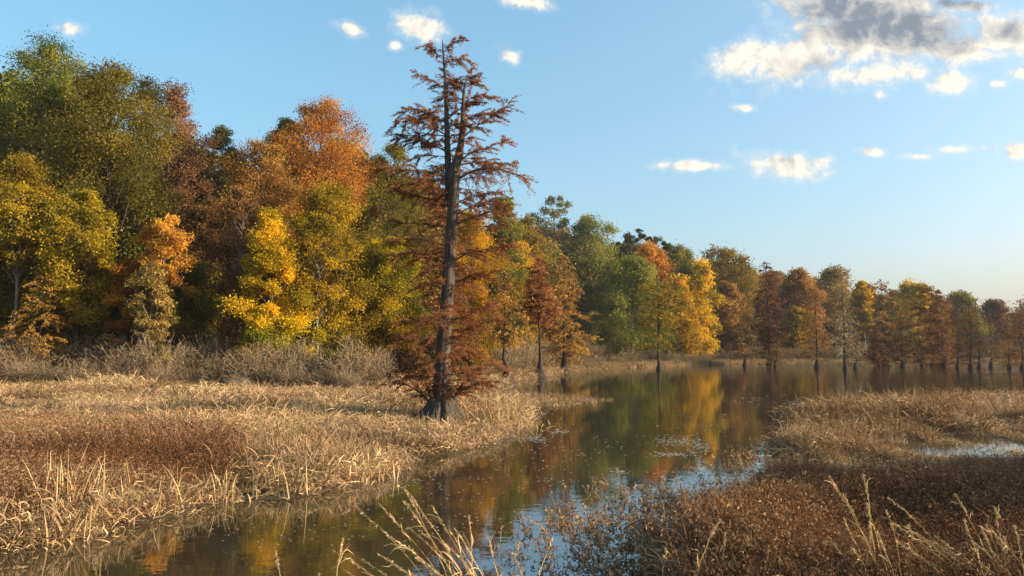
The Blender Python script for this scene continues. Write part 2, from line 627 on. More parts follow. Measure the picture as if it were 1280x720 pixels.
def grow(seed, H, Rr, zb, kind='oval', ncl=36, ntw=11, nlf=60, ls=.24, dense=1.0, twig=True, cs=1.0, spread=1.0, lean=0.0):
    """returns meshes (trunk with its limbs, crown of leaves), base at the origin"""
    rng = np.random.default_rng(seed)
    tr, cr = MB(), MB()
    k = 9
    z = np.linspace(-.3, H * .86, k)
    wob = np.cumsum(rng.normal(0, .012 * H / k * 2.2, (k, 2)), 0)
    wob -= wob[0]
    tp = np.stack([wob[:, 0] + lean * z, wob[:, 1], z], 1)
    r0 = .0125 * H
    tube(tr, tp, r0 * (1 - .93 * (z - z[0]) / (z[-1] - z[0])) ** 1.0 + r0 * .35 * np.exp(-np.clip(z, 0, None) / .5), 7)

    def trunk_at(zz):
        return np.array([np.interp(zz, z, tp[:, 0]), np.interp(zz, z, tp[:, 1]), zz])
    ph = rng.uniform(0, 6.28, 3)
    C0, T0, Hh = [], [], []
    for i in range(ncl):
        tt = (i + rng.uniform(0, 1)) / ncl
        tt = tt ** .92
        ang = i * 2.39996 + rng.normal(0, .5)
        env = Rr * float(prof(kind, np.array(tt))) * (1 + .17 * math.sin(2 * ang + ph[0] + tt * 4) + .12 * math.sin(5 * ang + ph[1] + tt * 9))
        c_r = Rr * rng.uniform(.18, .36) * cs * (.75 if tt > .85 else 1)
        rad = max(0, env - c_r * .55) * math.sqrt(rng.uniform(.12, 1.0))
        zc = zb + (H - zb) * tt - c_r * .35
        ax = trunk_at(min(zc, H * .86))
        c = np.array([ax[0] + rad * math.cos(ang), ax[1] + rad * math.sin(ang), zc])
        za = np.clip(zc - rad * rng.uniform(.5, 1.1) - .06 * H, max(zb * .55, .1 * H), H * .84)
        p0 = trunk_at(za)
        s = np.linspace(0, 1, 6)[:, None]
        mid = p0 * .5 + c * .5 + np.array([0, 0, -.12 * rad]) + rng.normal(0, .06 * (rad + 1), 3)
        path = (1 - s) ** 2 * p0 + 2 * s * (1 - s) * mid + s ** 2 * c
        ln = np.linalg.norm(c - p0)
        tube(tr, path, np.linspace(.012 * ln + .02, .012, 6), 5)
        ctint = np.clip(rng.normal(.5, .24), .05, .95)
        d = unit(rng.normal(size=(ntw, 3))) * rng.uniform(.35, 1.0, (ntw, 1)) * c_r * np.array([1.05, 1.05, .72]) * spread
        ends = c + d
        if twig:
            for e in ends[::2]:
                q = np.stack([c, c * .5 + e * .5 + rng.normal(0, .08 * c_r, 3), e])
                tube(tr, q, [.018, .011, .005], 3)
        m_ = int(nlf * dense * rng.uniform(.6, 1.25))
        ce = np.repeat(ends, m_, 0) + rng.normal(size=(ntw * m_, 3)) * c_r * np.array([.34, .34, .26])
        ttn = np.repeat(np.clip(rng.normal(ctint, .09, ntw), 0, 1), m_) + rng.normal(0, .11, ntw * m_)
        C0.append(ce)
        T0.append(ttn)
        Hh.append((ce[:, 2] - zb) / (H - zb))
    C0 = np.concatenate(C0)
    leaves(cr, C0, ls, ls * .68, rng, np.clip(np.concatenate(T0), 0, 1), np.clip(np.concatenate(Hh), 0, 1))
    return tr.mesh('trunk', BARK, True), cr.mesh('crown', None)


def place(cx, top, Y):
    """foot of a tree whose top shows at that pixel and that stands Y metres away, and its height"""
    X = onray(cx, (top + 460) / 2, Y)[0]
    g = hz(X, Y)
    return (X, Y, g - .02), onray(cx, top, Y)[2] - g


def put_tree(name, label, cat, loc, meshes, mat, scale=None, rz=0.0, group=None, bark=None):
    r = thing(name, label, cat, loc, rz, group, scale)
    obj('trunk', meshes[0], r, bark)
    if not len(meshes[1].materials):
        meshes[1].materials.append(mat)
    obj('crown', meshes[1], r, mat)
    return r


WOOD = 'trees of the autumn wood along the lake'
# (cx, top, half width px, distance, crown base y, shape, palette, top palette, extra, label)
NEAR = [
    (42, 50, 84, 70, 300, 'tall', 'greygreen', 'fresh', dict(dense=.75, cs=.95, ncl=72), 'tallest grey-green oak at the far left, sky showing through its loose top'),
    (132, 84, 86, 66, 330, 'oval', 'fresh', 'olive', dict(ncl=84), 'broad olive-green tree standing right of the tallest grey-green oak'),
    (206, 106, 58, 74, 330, 'oval', 'olivegold', 'muted', dict(dense=.8, ncl=54), 'rust-topped tree rising just right of the broad olive-green tree'),
    (278, 160, 34, 80, 330, 'tall', 'greygreen', None, dict(dense=.6), 'slim dull green tree right of the rust-topped tree, its top against the sky'),
    (315, 178, 58, 69, 370, 'round', 'olivegold', 'rustgold', dict(dense=.8, ncl=46), 'olive round tree with a rusty top above the bright yellow maple'),
    (395, 128, 66, 80, 330, 'round', 'olivegold', 'amber', dict(ncl=62, dense=.85), 'tall maple with a fiery orange top left of the big cypress'),
    (352, 150, 34, 86, 330, 'oval', 'dark', None, dict(dense=.8), 'dark green tree showing at the left shoulder of the fiery orange maple'),
    (412, 228, 56, 66, 435, 'oval', 'olivegold', None, dict(dense=.75, ncl=52), 'yellow-olive tree with a forked dark trunk below the fiery orange maple'),
    (484, 182, 58, 84, 400, 'oval', 'fresh', 'olive', dict(ncl=46), 'olive-green tree directly left of the big cypress'),
    (486, 300, 52, 70, 425, 'oval', 'olivegold', 'lime', dict(dense=.85), 'low yellow-leaved tree behind the left side of the big cypress'),
    (588, 262, 50, 84, 450, 'oval', 'gold', None, dict(ncl=44), 'golden yellow tree right behind the trunk of the big cypress'),
    (628, 248, 34, 140, 420, 'oval', 'dark', 'olive', dict(dense=.9), 'dark olive tree peeping out right of the big cypress'),
    (338, 262, 62, 58, 445, 'cone', 'lime', 'gold', dict(ncl=60, nlf=100, ls=.17, cs=.85), 'bright yellow cone-shaped maple standing at the front of the wood'),
    (98, 238, 50, 57, 400, 'oval', 'olivegold', 'olivegold', dict(dense=.95, ls=.18, ncl=46), 'yellow-olive maple in front of the broad olive-green tree'),
    (18, 196, 64, 60, 430, 'oval', 'olivegold', None, dict(dense=.85), 'olive-gold tree at the left frame edge under the tallest oak'),
    (205, 268, 34, 57, 400, 'round', 'olive', 'amber', dict(ls=.18, ncl=30, dense=.8), 'small tree with an amber-orange flush below the rust-topped tree'),
    (156, 322, 34, 57, 440, 'oval', 'brown', 'orange', dict(ls=.2, dense=.7, ncl=18), 'slight understory tree with orange leaves left of the amber-orange one'),
    (225, 320, 62, 63, 455, 'round', 'dark', 'olive', dict(dense=.9), 'shady dark green tree beneath the amber-orange one'),
    (255, 250, 46, 66, 420, 'oval', 'brown', None, dict(dense=.6), 'thin brown-leaved tree behind the left edge of the bright yellow maple'),
    (22, 232, 40, 56, 330, 'round', 'olivegold', None, dict(dense=.22, ls=.2), 'half-bare tree with pale limbs at the left frame edge'),
    (300, 236, 40, 60, 400, 'oval', 'brown', None, dict(dense=.2, ls=.2), 'nearly bare tree with fine branches left of the bright yellow maple top'),
    (188, 330, 26, 55, 420, 'oval', 'tan', None, dict(dense=.25, ls=.18), 'small half-bare tree with a pale stem right of the orange-leaved understory tree'),
    (398, 268, 40, 60, 380, 'oval', 'olivegold', None, dict(dense=.3, ls=.2), 'half-bare tree with dark forking limbs right of the bright yellow maple'),
    (690, 246, 36, 245, 380, 'round', 'tan', 'greygreen', dict(dense=.5, cs=.75), 'airy tan-green tree standing tallest right of the big cypress'),
    (655, 274, 42, 190, 440, 'oval', 'gold', 'olivegold', dict(), 'golden tree beneath the airy tan-green one'),
    (632, 296, 38, 150, 445, 'oval', 'gold', None, dict(), 'golden tree against the right edge of the big cypress crown'),
    (735, 270, 42, 240, 420, 'oval', 'fresh', None, dict(), 'olive tree right of the airy tan-green one'),
    (790, 322, 50, 165, 452, 'round', 'fresh', None, dict(ncl=50), 'dense green tree on the shore left of the forked cypress'),
    (812, 306, 34, 200, 400, 'round', 'orange', None, dict(), 'orange maple crowning above the dense green tree'),
    (850, 345, 30, 190, 455, 'cone', 'gold', None, dict(ncl=44), 'golden yellow tree close behind the forked cypress'),
    (878, 328, 26, 195, 455, 'tall', 'gold', 'gold', dict(ncl=44), 'tall golden tree at the right end of the golden pair'),
    (848, 310, 30, 235, 420, 'oval', 'olive', None, dict(), 'olive tree behind the golden pair'),
    (905, 310, 40, 225, 430, 'round', 'olive', 'olivegold', dict(), 'wide olive-gold tree right of the golden pair'),
    (908, 352, 22, 200, 455, 'oval', 'brown', 'rustgold', dict(), 'rusty-brown tree low beside the golden pair'),
    (1000, 338, 28, 205, 440, 'oval', 'tan', 'rustgold', dict(), 'tan-orange tree between two rust cypresses on the right'),
    (1046, 334, 34, 225, 440, 'round', 'brown', 'tan', dict(dense=.8), 'loose brown tree topping the skyline above the grey cypress'),
    (1080, 352, 13, 215, 410, 'oval', 'gold', None, dict(), 'small bright yellow tree squeezed between cypresses on the right'),
    (1140, 354, 28, 228, 440, 'oval', 'olive', 'gold', dict(), 'olive and yellow tree left of the wide rust cypress'),
    (995, 385, 20, 196, 452, 'round', 'olivegold', None, dict(), 'low yellow-green tree by the right shore below the tan-orange one'),
    (1205, 366, 26, 240, 450, 'oval', 'brown', 'olive', dict(), 'dull brown tree right of the wide rust cypress'),
    (1243, 376, 22, 250, 452, 'oval', 'brown', None, dict(), 'small brown tree near the right frame edge'),
    (1300, 376, 40, 250, 452, 'oval', 'brown', 'rust', dict(), 'reddish-brown tree at the right frame edge'),
]
for i, (cx, top, hw, Y, cb, shape, pal, tp_, ex, lab) in enumerate(NEAR):
    loc, H = place(cx, top, Y)
    Rr = hw / FPX * Y
    zb = max(.6, onray(cx, cb, Y)[2] - loc[2])
    kw = dict(ncl=54, ntw=13, nlf=88, ls=.185, cs=1.1)
    if Y > 100:
        kw.update(ls=.44, nlf=48, twig=False, cs=1.2)
    if Y > 170:
        kw.update(ls=.56, nlf=40, cs=1.3)
    kw.update(ex)
    put_tree('autumn_tree', lab, 'tree', loc, grow(100 + i, H * 1.0, Rr, zb, shape, **kw), leaf_mat(pal, tp_), group=WOOD,
             bark=BARK_GREY if i % 3 == 0 or 'half-bare' in lab or 'nearly bare' in lab else None)

# dark pines above the orange maple
for j, (cx, top, Y) in enumerate([(785, 292, 205), (802, 287, 212), (822, 294, 208), (838, 302, 206)]):
    loc, H = place(cx, top, Y)
    lab = ['dark pine at the left of the pine knot on the skyline', 'topmost dark pine of the knot above the orange maple',
           'dark pine right of the topmost pine', 'lowest dark pine on the right of the knot'][j]
    put_tree('pine_tree', lab, 'pine tree', loc, grow(300 + j, H, 4.6, H * .45, 'round', ncl=26, ntw=9, nlf=40, ls=.42, twig=False), leaf_mat('dark'), group='pines above the wood')

# the closed ranks behind the front row: copies of six trees
SKYL = np.array([(-300, 40), (-120, 60), (0, 75), (50, 58), (110, 95), (150, 150), (205, 118), (240, 155), (275, 170), (320, 185), (345, 158), (400, 138), (450, 155), (480, 190), (540, 200), (600, 262),
                 (640, 288), (680, 274), (730, 284), (800, 300), (850, 316), (900, 316), (950, 326), (1000, 336), (1050, 342), (1100, 352), (1150, 356),
                 (1180, 356), (1220, 372), (1250, 382), (1280, 378), (1400, 385), (1600, 395)])
FRONT = np.array([(-300, 52), (-100, 62), (100, 70), (300, 74), (450, 82), (570, 100), (630, 190), (700, 225), (800, 225), (900, 225), (1000, 230), (1100, 236), (1200, 252), (1300, 262), (1600, 280)])
protos = [grow(400 + j, 24, 6.0, 3.0, s, ncl=46, ntw=11, nlf=48, ls=.5, dense=d, twig=False, cs=1.15) for j, (s, d) in
          enumerate([('oval', 1), ('round', 1), ('tall', .9), ('oval', .8), ('round', .85), ('cone', 1)])]
rnd = random.Random(5)
px = -230.0
k = 0
while px < 1480:
    for row in (0, 1):
        Y = float(np.interp(px, FRONT[:, 0], FRONT[:, 1])) * (1.06 + .15 * row) + 6 + rnd.uniform(-3, 4)
        top = float(np.interp(px, SKYL[:, 0], SKYL[:, 1])) + ((30 if row == 0 else 16) + rnd.uniform(0, 26)) * (1 if px < 640 else .42)
        loc, H = place(px + rnd.uniform(-12, 12), top, Y)
        if px < -60 or px > 1330:
            pass
        pal = rnd.choice(['olive', 'brown', 'fresh', 'olivegold', 'brown', 'tan', 'olive', 'rust'] if px < 880 else ['brown', 'olive', 'tan', 'rust', 'brown', 'wine'])
        put_tree('background_tree', 'dull autumn tree of the closed ranks behind the front row', 'tree', loc, protos[k % 6],
                 leaf_mat(pal, rnd.choice([None, 'olive', None, 'tan'])), scale=(H / 24 * rnd.uniform(.8, 1.1) * (1 if px < 640 else 1.3),) * 2 + (H / 24,), rz=rnd.uniform(0, 6.28), group='closed ranks of trees behind the front row')
        k += 1
    px += max(22, 5.0 / float(np.interp(px, FRONT[:, 0], FRONT[:, 1])) * FPX) * rnd.uniform(.85, 1.2)

# understory: low dark shrubs that close the foot of the wood
ups = [grow(440 + j, 5.5, 2.4, .3, 'round', ncl=22, ntw=9, nlf=44, ls=.2, twig=False) for j in range(3)]
px, k = -150.0, 0
urow = 0
UP = ['dark', 'olive', 'brown', 'fresh', 'rust', 'tan', 'olivegold']
while px < 1400:
    Y = float(np.interp(px, FRONT[:, 0], FRONT[:, 1])) * .97 + rnd.uniform(-1, 2)
    X = onray(px, 440, Y)[0]
    Y += 4.5 * (k % 2)
    s = rnd.uniform(1.0, 1.8) * (1 if px < 640 else 1.25)
    put_tree('understory_shrub', 'leafy undergrowth shrub in the shade at the foot of the wood', 'shrub', (X, Y, hz(X, Y) - .05), ups[k % 3], leaf_mat(UP[(k * 5) % 7]),
             scale=(s * 1.15, s * 1.15, s), rz=rnd.uniform(0, 6), group='undergrowth at the foot of the wood')
    k += 1
    px += (2.3 if px < 640 else 2.8) / Y * FPX * rnd.uniform(.8, 1.2)

# ------------------------------------------------------------------ cypresses


def spray(tr, nd, path, r0, rng, dens, sl, tintc, sec_gap=.13, twigs=True, per=3, s0=.15, droop=.25, gap3=.05):
    """one cypress limb: side twigs carrying rows of small feathery sprays"""
    path = np.asarray(path, float)
    seg = np.linalg.norm(np.diff(path, axis=0), axis=1)
    cum = np.concatenate([[0], np.cumsum(seg)])
    Ln = cum[-1]
    if r0:
        tube(tr, path, np.linspace(r0, .006, len(path)), 5 if r0 > .02 else 4)
    n2 = max(2, int(Ln / sec_gap * (1 - s0)))
    s = rng.uniform(s0, 1.0, n2) * Ln
    P = np.stack([np.interp(s, cum, path[:, i]) for i in range(3)], 1)
    tg = unit(np.stack([np.interp(np.minimum(s + .1, Ln), cum, path[:, i]) for i in range(3)], 1) - np.stack([np.interp(np.maximum(s - .1, 0), cum, path[:, i]) for i in range(3)], 1))
    side = unit(np.cross(tg, [0, 0, 1.0])) * rng.choice([-1, 1], n2)[:, None]
    d = unit(tg * rng.uniform(.3, 1.0, (n2, 1)) + side * rng.uniform(.35, 1.1, (n2, 1)) + rng.normal(0, .3, (n2, 3)) + np.array([0, 0, .02]))
    l2 = (.2 + .38 * (Ln - s) + .14 * Ln) * rng.uniform(.4, 1.3, n2)
    l2 = np.minimum(l2, .9 + .08 * Ln)
    for i in range(n2):
        u = np.linspace(0, 1, 4)[:, None]
        q = P[i] + d[i] * l2[i] * u + np.array([0, 0, -droop]) * l2[i] * u ** 2
        if twigs:
            tube(tr, q, [.011, .008, .006, .003], 3)
        m_ = int(l2[i] / gap3 * dens * rng.uniform(.4, 1.3))
        if m_ < 1:
            continue
        uu = rng.uniform(.1, 1.05, m_ * per)
        c = P[i] + d[i] * l2[i] * uu[:, None] + np.array([0, 0, -droop]) * l2[i] * (uu ** 2)[:, None] + rng.normal(0, .06 * max(sl, .1) / .15, (m_ * per, 3)) * np.array([1, 1, .6])
        leaves(nd, c, sl, sl * .36, rng, np.clip(tintc + rng.normal(0, .08) + rng.normal(0, .14, m_ * per), 0, 1), 0, (0, 0, .9),
               drc=d[i] * .7 + np.array([0, 0, -.35]))


rng = np.random.default_rng(11)
YH = 29.9


def P3(x, y, dy=0.0):
    p = onray(x, y, YH + dy)
    return np.array(p)


base = np.array(onray(552, 530, YH))
BX, BZ = base[0], base[2]
tr, nd = MB(), MB()


def hflute(z, th):
    h = np.clip(z + .1, 0, None)
    return 1 + .46 * np.exp(-h / .75) * np.cos(9 * th + .6 + .8 * np.sin(2 * th)) * (.7 + .3 * np.sin(4 * th + 1)) + .20 * np.exp(-h / 1.0) * np.cos(19 * th + 2 + np.sin(5 * th))


axis_px = [(552, 540), (552, 530), (552, 523), (552, 515), (552, 506), (552, 496), (552.5, 480), (554, 440), (557, 400), (560.5, 350), (564, 300), (566.5, 255), (568, 222), (569, 206)]
rad = [1.30, 1.16, .94, .72, .54, .40, .335, .285, .262, .243, .232, .226, .225, .20]
trp = np.array([P3(*p) for p in axis_px]) - np.array([BX, YH, 0])
tube(tr, trp, np.array(rad) * 1.0, 64, flute=hflute)
lead1 = np.array([P3(*p, dy=e) for p, e in [((565, 262), 0.05), ((561, 235), .12), ((560, 206), .15), ((559, 165), .15), ((557.5, 120), .12), ((556, 90), .1), ((554, 66), .1), ((553, 50), .1)]]) - np.array([BX, YH, 0])
tube(tr, lead1, [.17, .16, .135, .115, .08, .058, .035, .015], 8)
lead2 = np.array([P3(*p, dy=e) for p, e in [((569, 208), 0), ((573.5, 195), -.05), ((576.5, 178), -.08), ((578.5, 155), -.1), ((579, 130), -.1), ((580, 112), -.1), ((583, 98), -.1)]]) - np.array([BX, YH, 0])
tube(tr, lead2, [.20, .17, .135, .105, .075, .05, .02], 8)
allaxis = np.concatenate([trp, lead1[2:]])


def axis_at(z):
    return np.array([np.interp(z, allaxis[:, 2], allaxis[:, 0]), np.interp(z, allaxis[:, 2], allaxis[:, 1]), z])


# hand-placed limbs, traced as (x, y) with a depth step towards or away from the camera
HAND = [
    ([(579, 172), (592, 160), (611, 148), (627, 138), (638, 128)], -.8, .035, .9),
    ([(575, 201), (588, 191), (602, 187), (618, 181), (634, 175)], -.5, .035, .7),
    ([(574, 223), (588, 214), (606, 211), (624, 210), (640, 217), (654, 220), (664, 232)], -.6, .06, .42),
    ([(571, 254), (583, 248), (598, 243), (616, 244), (628, 240)], .6, .035, .8),
    ([(569, 281), (587, 273), (612, 265), (630, 270)], -.7, .04, 1.0),
    ([(569, 268), (590, 258), (610, 255), (634, 256)], .4, .03, .8),
    ([(575, 206), (592, 203), (612, 204), (640, 205)], .7, .03, .9),
    ([(558, 222), (544, 217), (528, 213), (505, 214), (480, 208)], -.6, .045, 1.1),
    ([(560, 190), (545, 183), (525, 176), (508, 172), (496, 176)], .5, .035, 1.1),
    ([(559, 170), (540, 158), (520, 150), (500, 152), (488, 162)], -.5, .035, 1.1),
    ([(559, 155), (545, 146), (530, 140), (515, 136), (503, 142)], .3, .03, 1.2),
    ([(556, 112), (547, 104), (534, 98), (518, 91)], -.3, .022, .8),
    ([(557, 110), (568, 100), (582, 98), (600, 93)], .3, .022, 1.0),
    ([(555, 75), (545, 66), (536, 58), (529, 62)], .2, .018, 1.1),
    ([(554, 66), (562, 58), (570, 52), (577, 45)], -.1, .016, .9),
    ([(556, 80), (568, 74), (582, 74), (592, 80)], .1, .018, 1.1),
    ([(559, 150), (572, 138), (590, 130), (600, 122)], .4, .025, .9),
    ([(580, 112), (588, 106), (597, 104), (606, 108)], -.2, .014, 1.1),
    ([(580, 116), (572, 108), (566, 103), (560, 106)], .2, .014, 1.0),
    ([(583, 99), (585, 94), (587, 90), (590, 88)], 0, .010, 1.2),
    ([(579, 130), (590, 122), (602, 119), (616, 122)], .2, .018, 1.0),
    ([(579, 126), (570, 120), (560, 120), (548, 126)], -.3, .018, 1.0),
    ([(578, 150), (594, 146), (608, 142), (620, 146)], .5, .02, 1.0),
    ([(560, 258), (545, 250), (522, 246), (500, 238)], .6, .035, .9),
    ([(559, 240), (545, 232), (530, 228), (490, 232)], -.8, .035, 1.0),
    ([(563, 505), (571, 492), (588, 482), (606, 476), (620, 478)], -.5, .05, .7),
    ([(562, 506), (574, 485), (592, 466), (612, 455), (628, 456)], .3, .05, .9),
    ([(540, 505), (535, 488), (524, 470), (506, 462), (486, 468)], -.4, .05, .9),
    ([(541, 506), (526, 492), (512, 482), (498, 477), (482, 480)], .5, .045, .7),
    ([(549, 416), (538, 404), (522, 398), (500, 402)], -.8, .035, .9),
    ([(557, 331), (545, 322), (526, 314), (505, 316), (488, 322)], -.5, .04, .9),
    ([(566, 356), (580, 348), (600, 344), (622, 350)], .5, .035, 1.0),
    ([(563, 401), (580, 396), (600, 386), (618, 380)], -.7, .035, .8),
    ([(560, 430), (576, 415), (596, 405), (622, 400)], .6, .035, .8),
    ([(569, 325), (585, 316), (605, 312), (640, 306)], -.6, .04, .9),
]
for pts, dy, r0, dens in HAND:
    n = len(pts)
    pth = np.array([P3(*p, dy=dy * (i / (n - 1)) ** .8) for i, p in enumerate(pts)]) - np.array([BX, YH, 0])
    uu = np.linspace(0, n - 1, 10)
    pth = np.stack([np.interp(uu, np.arange(n), pth[:, i]) for i in range(3)], 1)
    spray(tr, nd, pth, r0, rng, dens * 2.5, .085, np.clip(rng.normal(.45, .15), .1, .9), sec_gap=.07)
# the other limbs, by the width the crown has at each height
CW = np.array([(492, 510, 596), (475, 480, 628), (440, 482, 628), (400, 478, 622), (350, 486, 626), (320, 480, 636), (290, 480, 632), (262, 500, 630), (240, 488, 616),
               (215, 482, 640), (190, 500, 636), (165, 492, 602), (150, 500, 620), (130, 522, 610), (110, 540, 596), (95, 524, 598), (80, 532, 590), (60, 532, 582), (48, 546, 572)], float)
yy = 496.0
k = 0
while yy > 52:
    z = P3(552, yy)[2]
    a = axis_at(z)
    ax_px = np.interp(-yy, -np.array([p[1] for p in axis_px] + [150, 50]), np.array([p[0] for p in axis_px] + [559, 553]))
    lx = ax_px - np.interp(-yy, -CW[:, 0], CW[:, 1])
    rx = np.interp(-yy, -CW[:, 0], CW[:, 2]) - ax_px
    ang = k * 2.39996 + rng.normal(0, .4)
    if math.sin(ang) < -.5 and yy < 380:
        ang = -ang + rng.normal(0, .3) if rng.uniform() < .6 else ang
    wgt = .5 + .5 * math.cos(ang)
    Lm = (lx * (1 - wgt) + rx * wgt) / FPX * YH * rng.choice([rng.uniform(.35, .7), rng.uniform(.75, 1.0)])
    Lm *= .95 * (.55 if math.sin(ang) < -.5 and yy < 380 else 1)
    up = rng.normal(.30, .20) if yy < 250 else rng.normal(.15, .12)
    s = np.linspace(0, 1, 9)[:, None]
    dirv = np.array([math.cos(ang), math.sin(ang), 0])
    rise = up * Lm * (s * 1.5 - s ** 2 * (1.25 if yy < 300 else 1.55)) - .05 * Lm
    pth = a + dirv * Lm * s + np.array([0, 0, 1.0]) * rise + np.cumsum(rng.normal(0, .022 * Lm, (9, 3)), 0) * s
    if yy < 250 and rng.uniform() < .28:
        Lm *= .35
    dens = (1.35 if 130 < yy < 200 else 1.0) * (rng.uniform(.25, 1.0) if yy < 250 else rng.uniform(.35, .95)) * (1.15 if yy < 110 else 1)
    spray(tr, nd, pth, .010 + .010 * Lm, rng, dens * 2.1, .085, np.clip(rng.normal(.5, .17), .1, .95), sec_gap=.085, s0=.2)
    k += 1
    yy -= rng.uniform(2.3, 3.8) if yy > 250 else rng.uniform(2.6, 4.4)
hero = thing('cypress_tree', 'tall lone rust cypress with a double leader and flared fluted foot on the grass', 'cypress tree', (BX, YH, 0), group='cypresses standing in and by the lake')
obj('trunk', tr.mesh('trunk', BARK_CYP, True), hero)
HEROM = leaf_mat('herorust', None, None, .42)
obj('crown', nd.mesh('crown', HEROM), hero)


def cypress(seed, H, Rr, z0, shape='col', n=70, sl=.34, dens=.6, fork=False, gap=.30, flare=1.0, per=2):
    rng = np.random.default_rng(seed)
    tr, nd = MB(), MB()
    z = np.concatenate([[-.6, 0, .35, .8, 1.4, 2.2], np.linspace(3.2, H * .97, 8)])
    wob = np.cumsum(rng.normal(0, .05, (len(z), 2)), 0)
    wob[:5] = 0
    p = np.concatenate([wob, z[:, None]], 1)
    r0 = .0125 * H
    rad = np.clip(r0 * (1 - (z / H) * .95), .015, None) + flare * .85 * np.exp(-np.clip(z, 0, None) / .75) * (.6 + .02 * H)
    tube(tr, p, rad, 14, flute=lambda zz, th: 1 + .2 * np.exp(-np.clip(zz, 0, None) / .9) * np.cos(6 * th + seed))
    axes = [p]
    if fork:
        zf = H * .45
        q0 = np.array([np.interp(zf, p[:, 2], p[:, 0]), np.interp(zf, p[:, 2], p[:, 1]), zf])
        q = np.stack([q0, q0 + [.5, 0, 1.4], q0 + [1.5, .2, 4.5], q0 + [2.1, .3, H * .38]])
        tube(tr, q, [r0 * .8, r0 * .7, r0 * .45, .02], 7)
        axes.append(q)
    k = 0
    for axp in axes:
        zlo, zhi = max(z0, axp[0, 2] + .5), axp[-1, 2]
        for zz in np.linspace(zlo, zhi, n if axp is p else n // 2):
            tt = (zz - z0) / (H - z0)
            if shape == 'cone':
                w = (1.03 - tt) ** .8 * min(1, .55 + tt * 4)
            elif shape == 'flat':
                w = .55 + .6 * tt if tt < .75 else max(.2, 1 - (tt - .75) * 2.6)
            else:
                w = min(1, .6 + tt * 1.6) * math.sqrt(max(.04, 1 - tt ** 3))
            ang = k * 2.39996 + rng.normal(0, .4)
            Lm = Rr * w * rng.uniform(.5, 1.1)
            s = np.linspace(0, 1, 6)[:, None]
            a = np.array([np.interp(zz, axp[:, 2], axp[:, 0]), np.interp(zz, axp[:, 2], axp[:, 1]), zz])
            pth = a + np.array([math.cos(ang), math.sin(ang), 0]) * Lm * s + np.array([0, 0, 1.0]) * (.3 * Lm * (s * 1.4 - s ** 2 * 1.3))
            spray(tr, nd, pth, .022 + .008 * Lm, rng, dens * rng.uniform(.4, 1.2), sl, np.clip(rng.normal(.5, .16), .1, .9), sec_gap=gap, twigs=False, per=per, gap3=.12)
            k += 1
    return tr.mesh('trunk', BARK_CYP_DARK, True), nd.mesh('crown', None)


CYP = [
    # x, top y, half width px, foot y, shape, palette, density, first limb (share of height), fork, label
    (675, 316, 40, 471, 'cone', 'herorust', 1.7, .58, False, 'rust cypress with its bare dark trunk and flared foot standing nearest the far shore'),
    (705, 316, 48, 465, 'cone', 'rustgold', 1.5, .12, False, 'amber cypress immediately right of the nearest far-shore rust cypress'),
    (824, 342, 36, 462.5, 'flat', 'olivegold', .42, .35, True, 'half-bare forked cypress in the water before the golden trees'),
    (931, 368, 28, 456.5, 'cone', 'brown', .5, .16, False, 'grey-brown cypress on the reedy point right of the golden trees'),
    (961, 320, 22, 456, 'col', 'wine', .95, .10, False, 'dark red cypress, tallest on the right half of the far shore'),
    (969, 414, 20, 459, 'cone', 'brown', .45, .15, False, 'small drab cypress in front of the dark red one'),
    (1021, 348, 30, 460, 'cone', 'rust', .7, .16, False, 'rust cypress with a straight grey trunk left of the grey cypress'),
    (1057, 346, 26, 462.5, 'cone', 'greybrown', .4, .2, False, 'thin grey cypress with a wide dark foot standing out in the water'),
    (1069, 392, 16, 461, 'cone', 'brown', .4, .15, False, 'short thin cypress close beside the thin grey one'),
    (1106, 344, 24, 456.5, 'col', 'rust', .85, .08, False, 'rust-red cypress right of the small yellow tree'),
    (1098, 400, 22, 457.5, 'cone', 'wine', .8, .14, False, 'low wine-red cypress at the foot of the rust-red one'),
    (1128, 390, 18, 457.5, 'cone', 'brown', .6, .14, False, 'brown cypress midway between the rust-red and the wide rust one'),
    (1166, 350, 26, 456.5, 'col', 'rust', 1.0, .05, False, 'wide rust cypress bulging highest near the right end of the wood'),
    (1180, 362, 22, 457.5, 'col', 'rust', .85, .08, False, 'rust cypress leaning against the right flank of the wide one'),
    (1152, 405, 16, 457, 'cone', 'brown', .6, .15, False, 'small brown cypress at the left foot of the wide rust one'),
    (1197, 380, 18, 460, 'cone', 'brown', .6, .16, False, 'first brown cypress right of the wide rust group'),
    (1213, 372, 20, 460.5, 'col', 'brown', .6, .16, False, 'second brown cypress right of the wide rust group'),
    (1224, 384, 18, 460.5, 'cone', 'greybrown', .5, .2, False, 'greyish cypress with a broad foot, third right of the wide rust group'),
    (1239, 388, 17, 459, 'cone', 'brown', .6, .15, False, 'slim brown cypress left of the one at the right frame edge'),
    (1262, 384, 18, 461.5, 'cone', 'rustgold', .6, .12, False, 'pale rust cypress next to the right frame edge'),
    (1278, 366, 20, 462, 'col', 'wine', .75, .12, False, 'dark cypress cut by the right frame edge'),
    (1310, 370, 22, 461, 'col', 'brown', .7, .12, False, 'brown cypress just past the right frame edge'),
    (634, 330, 38, 478, 'cone', 'rustgold', .8, .4, False, 'amber-orange cypress at the water behind the right side of the big cypress'),
]
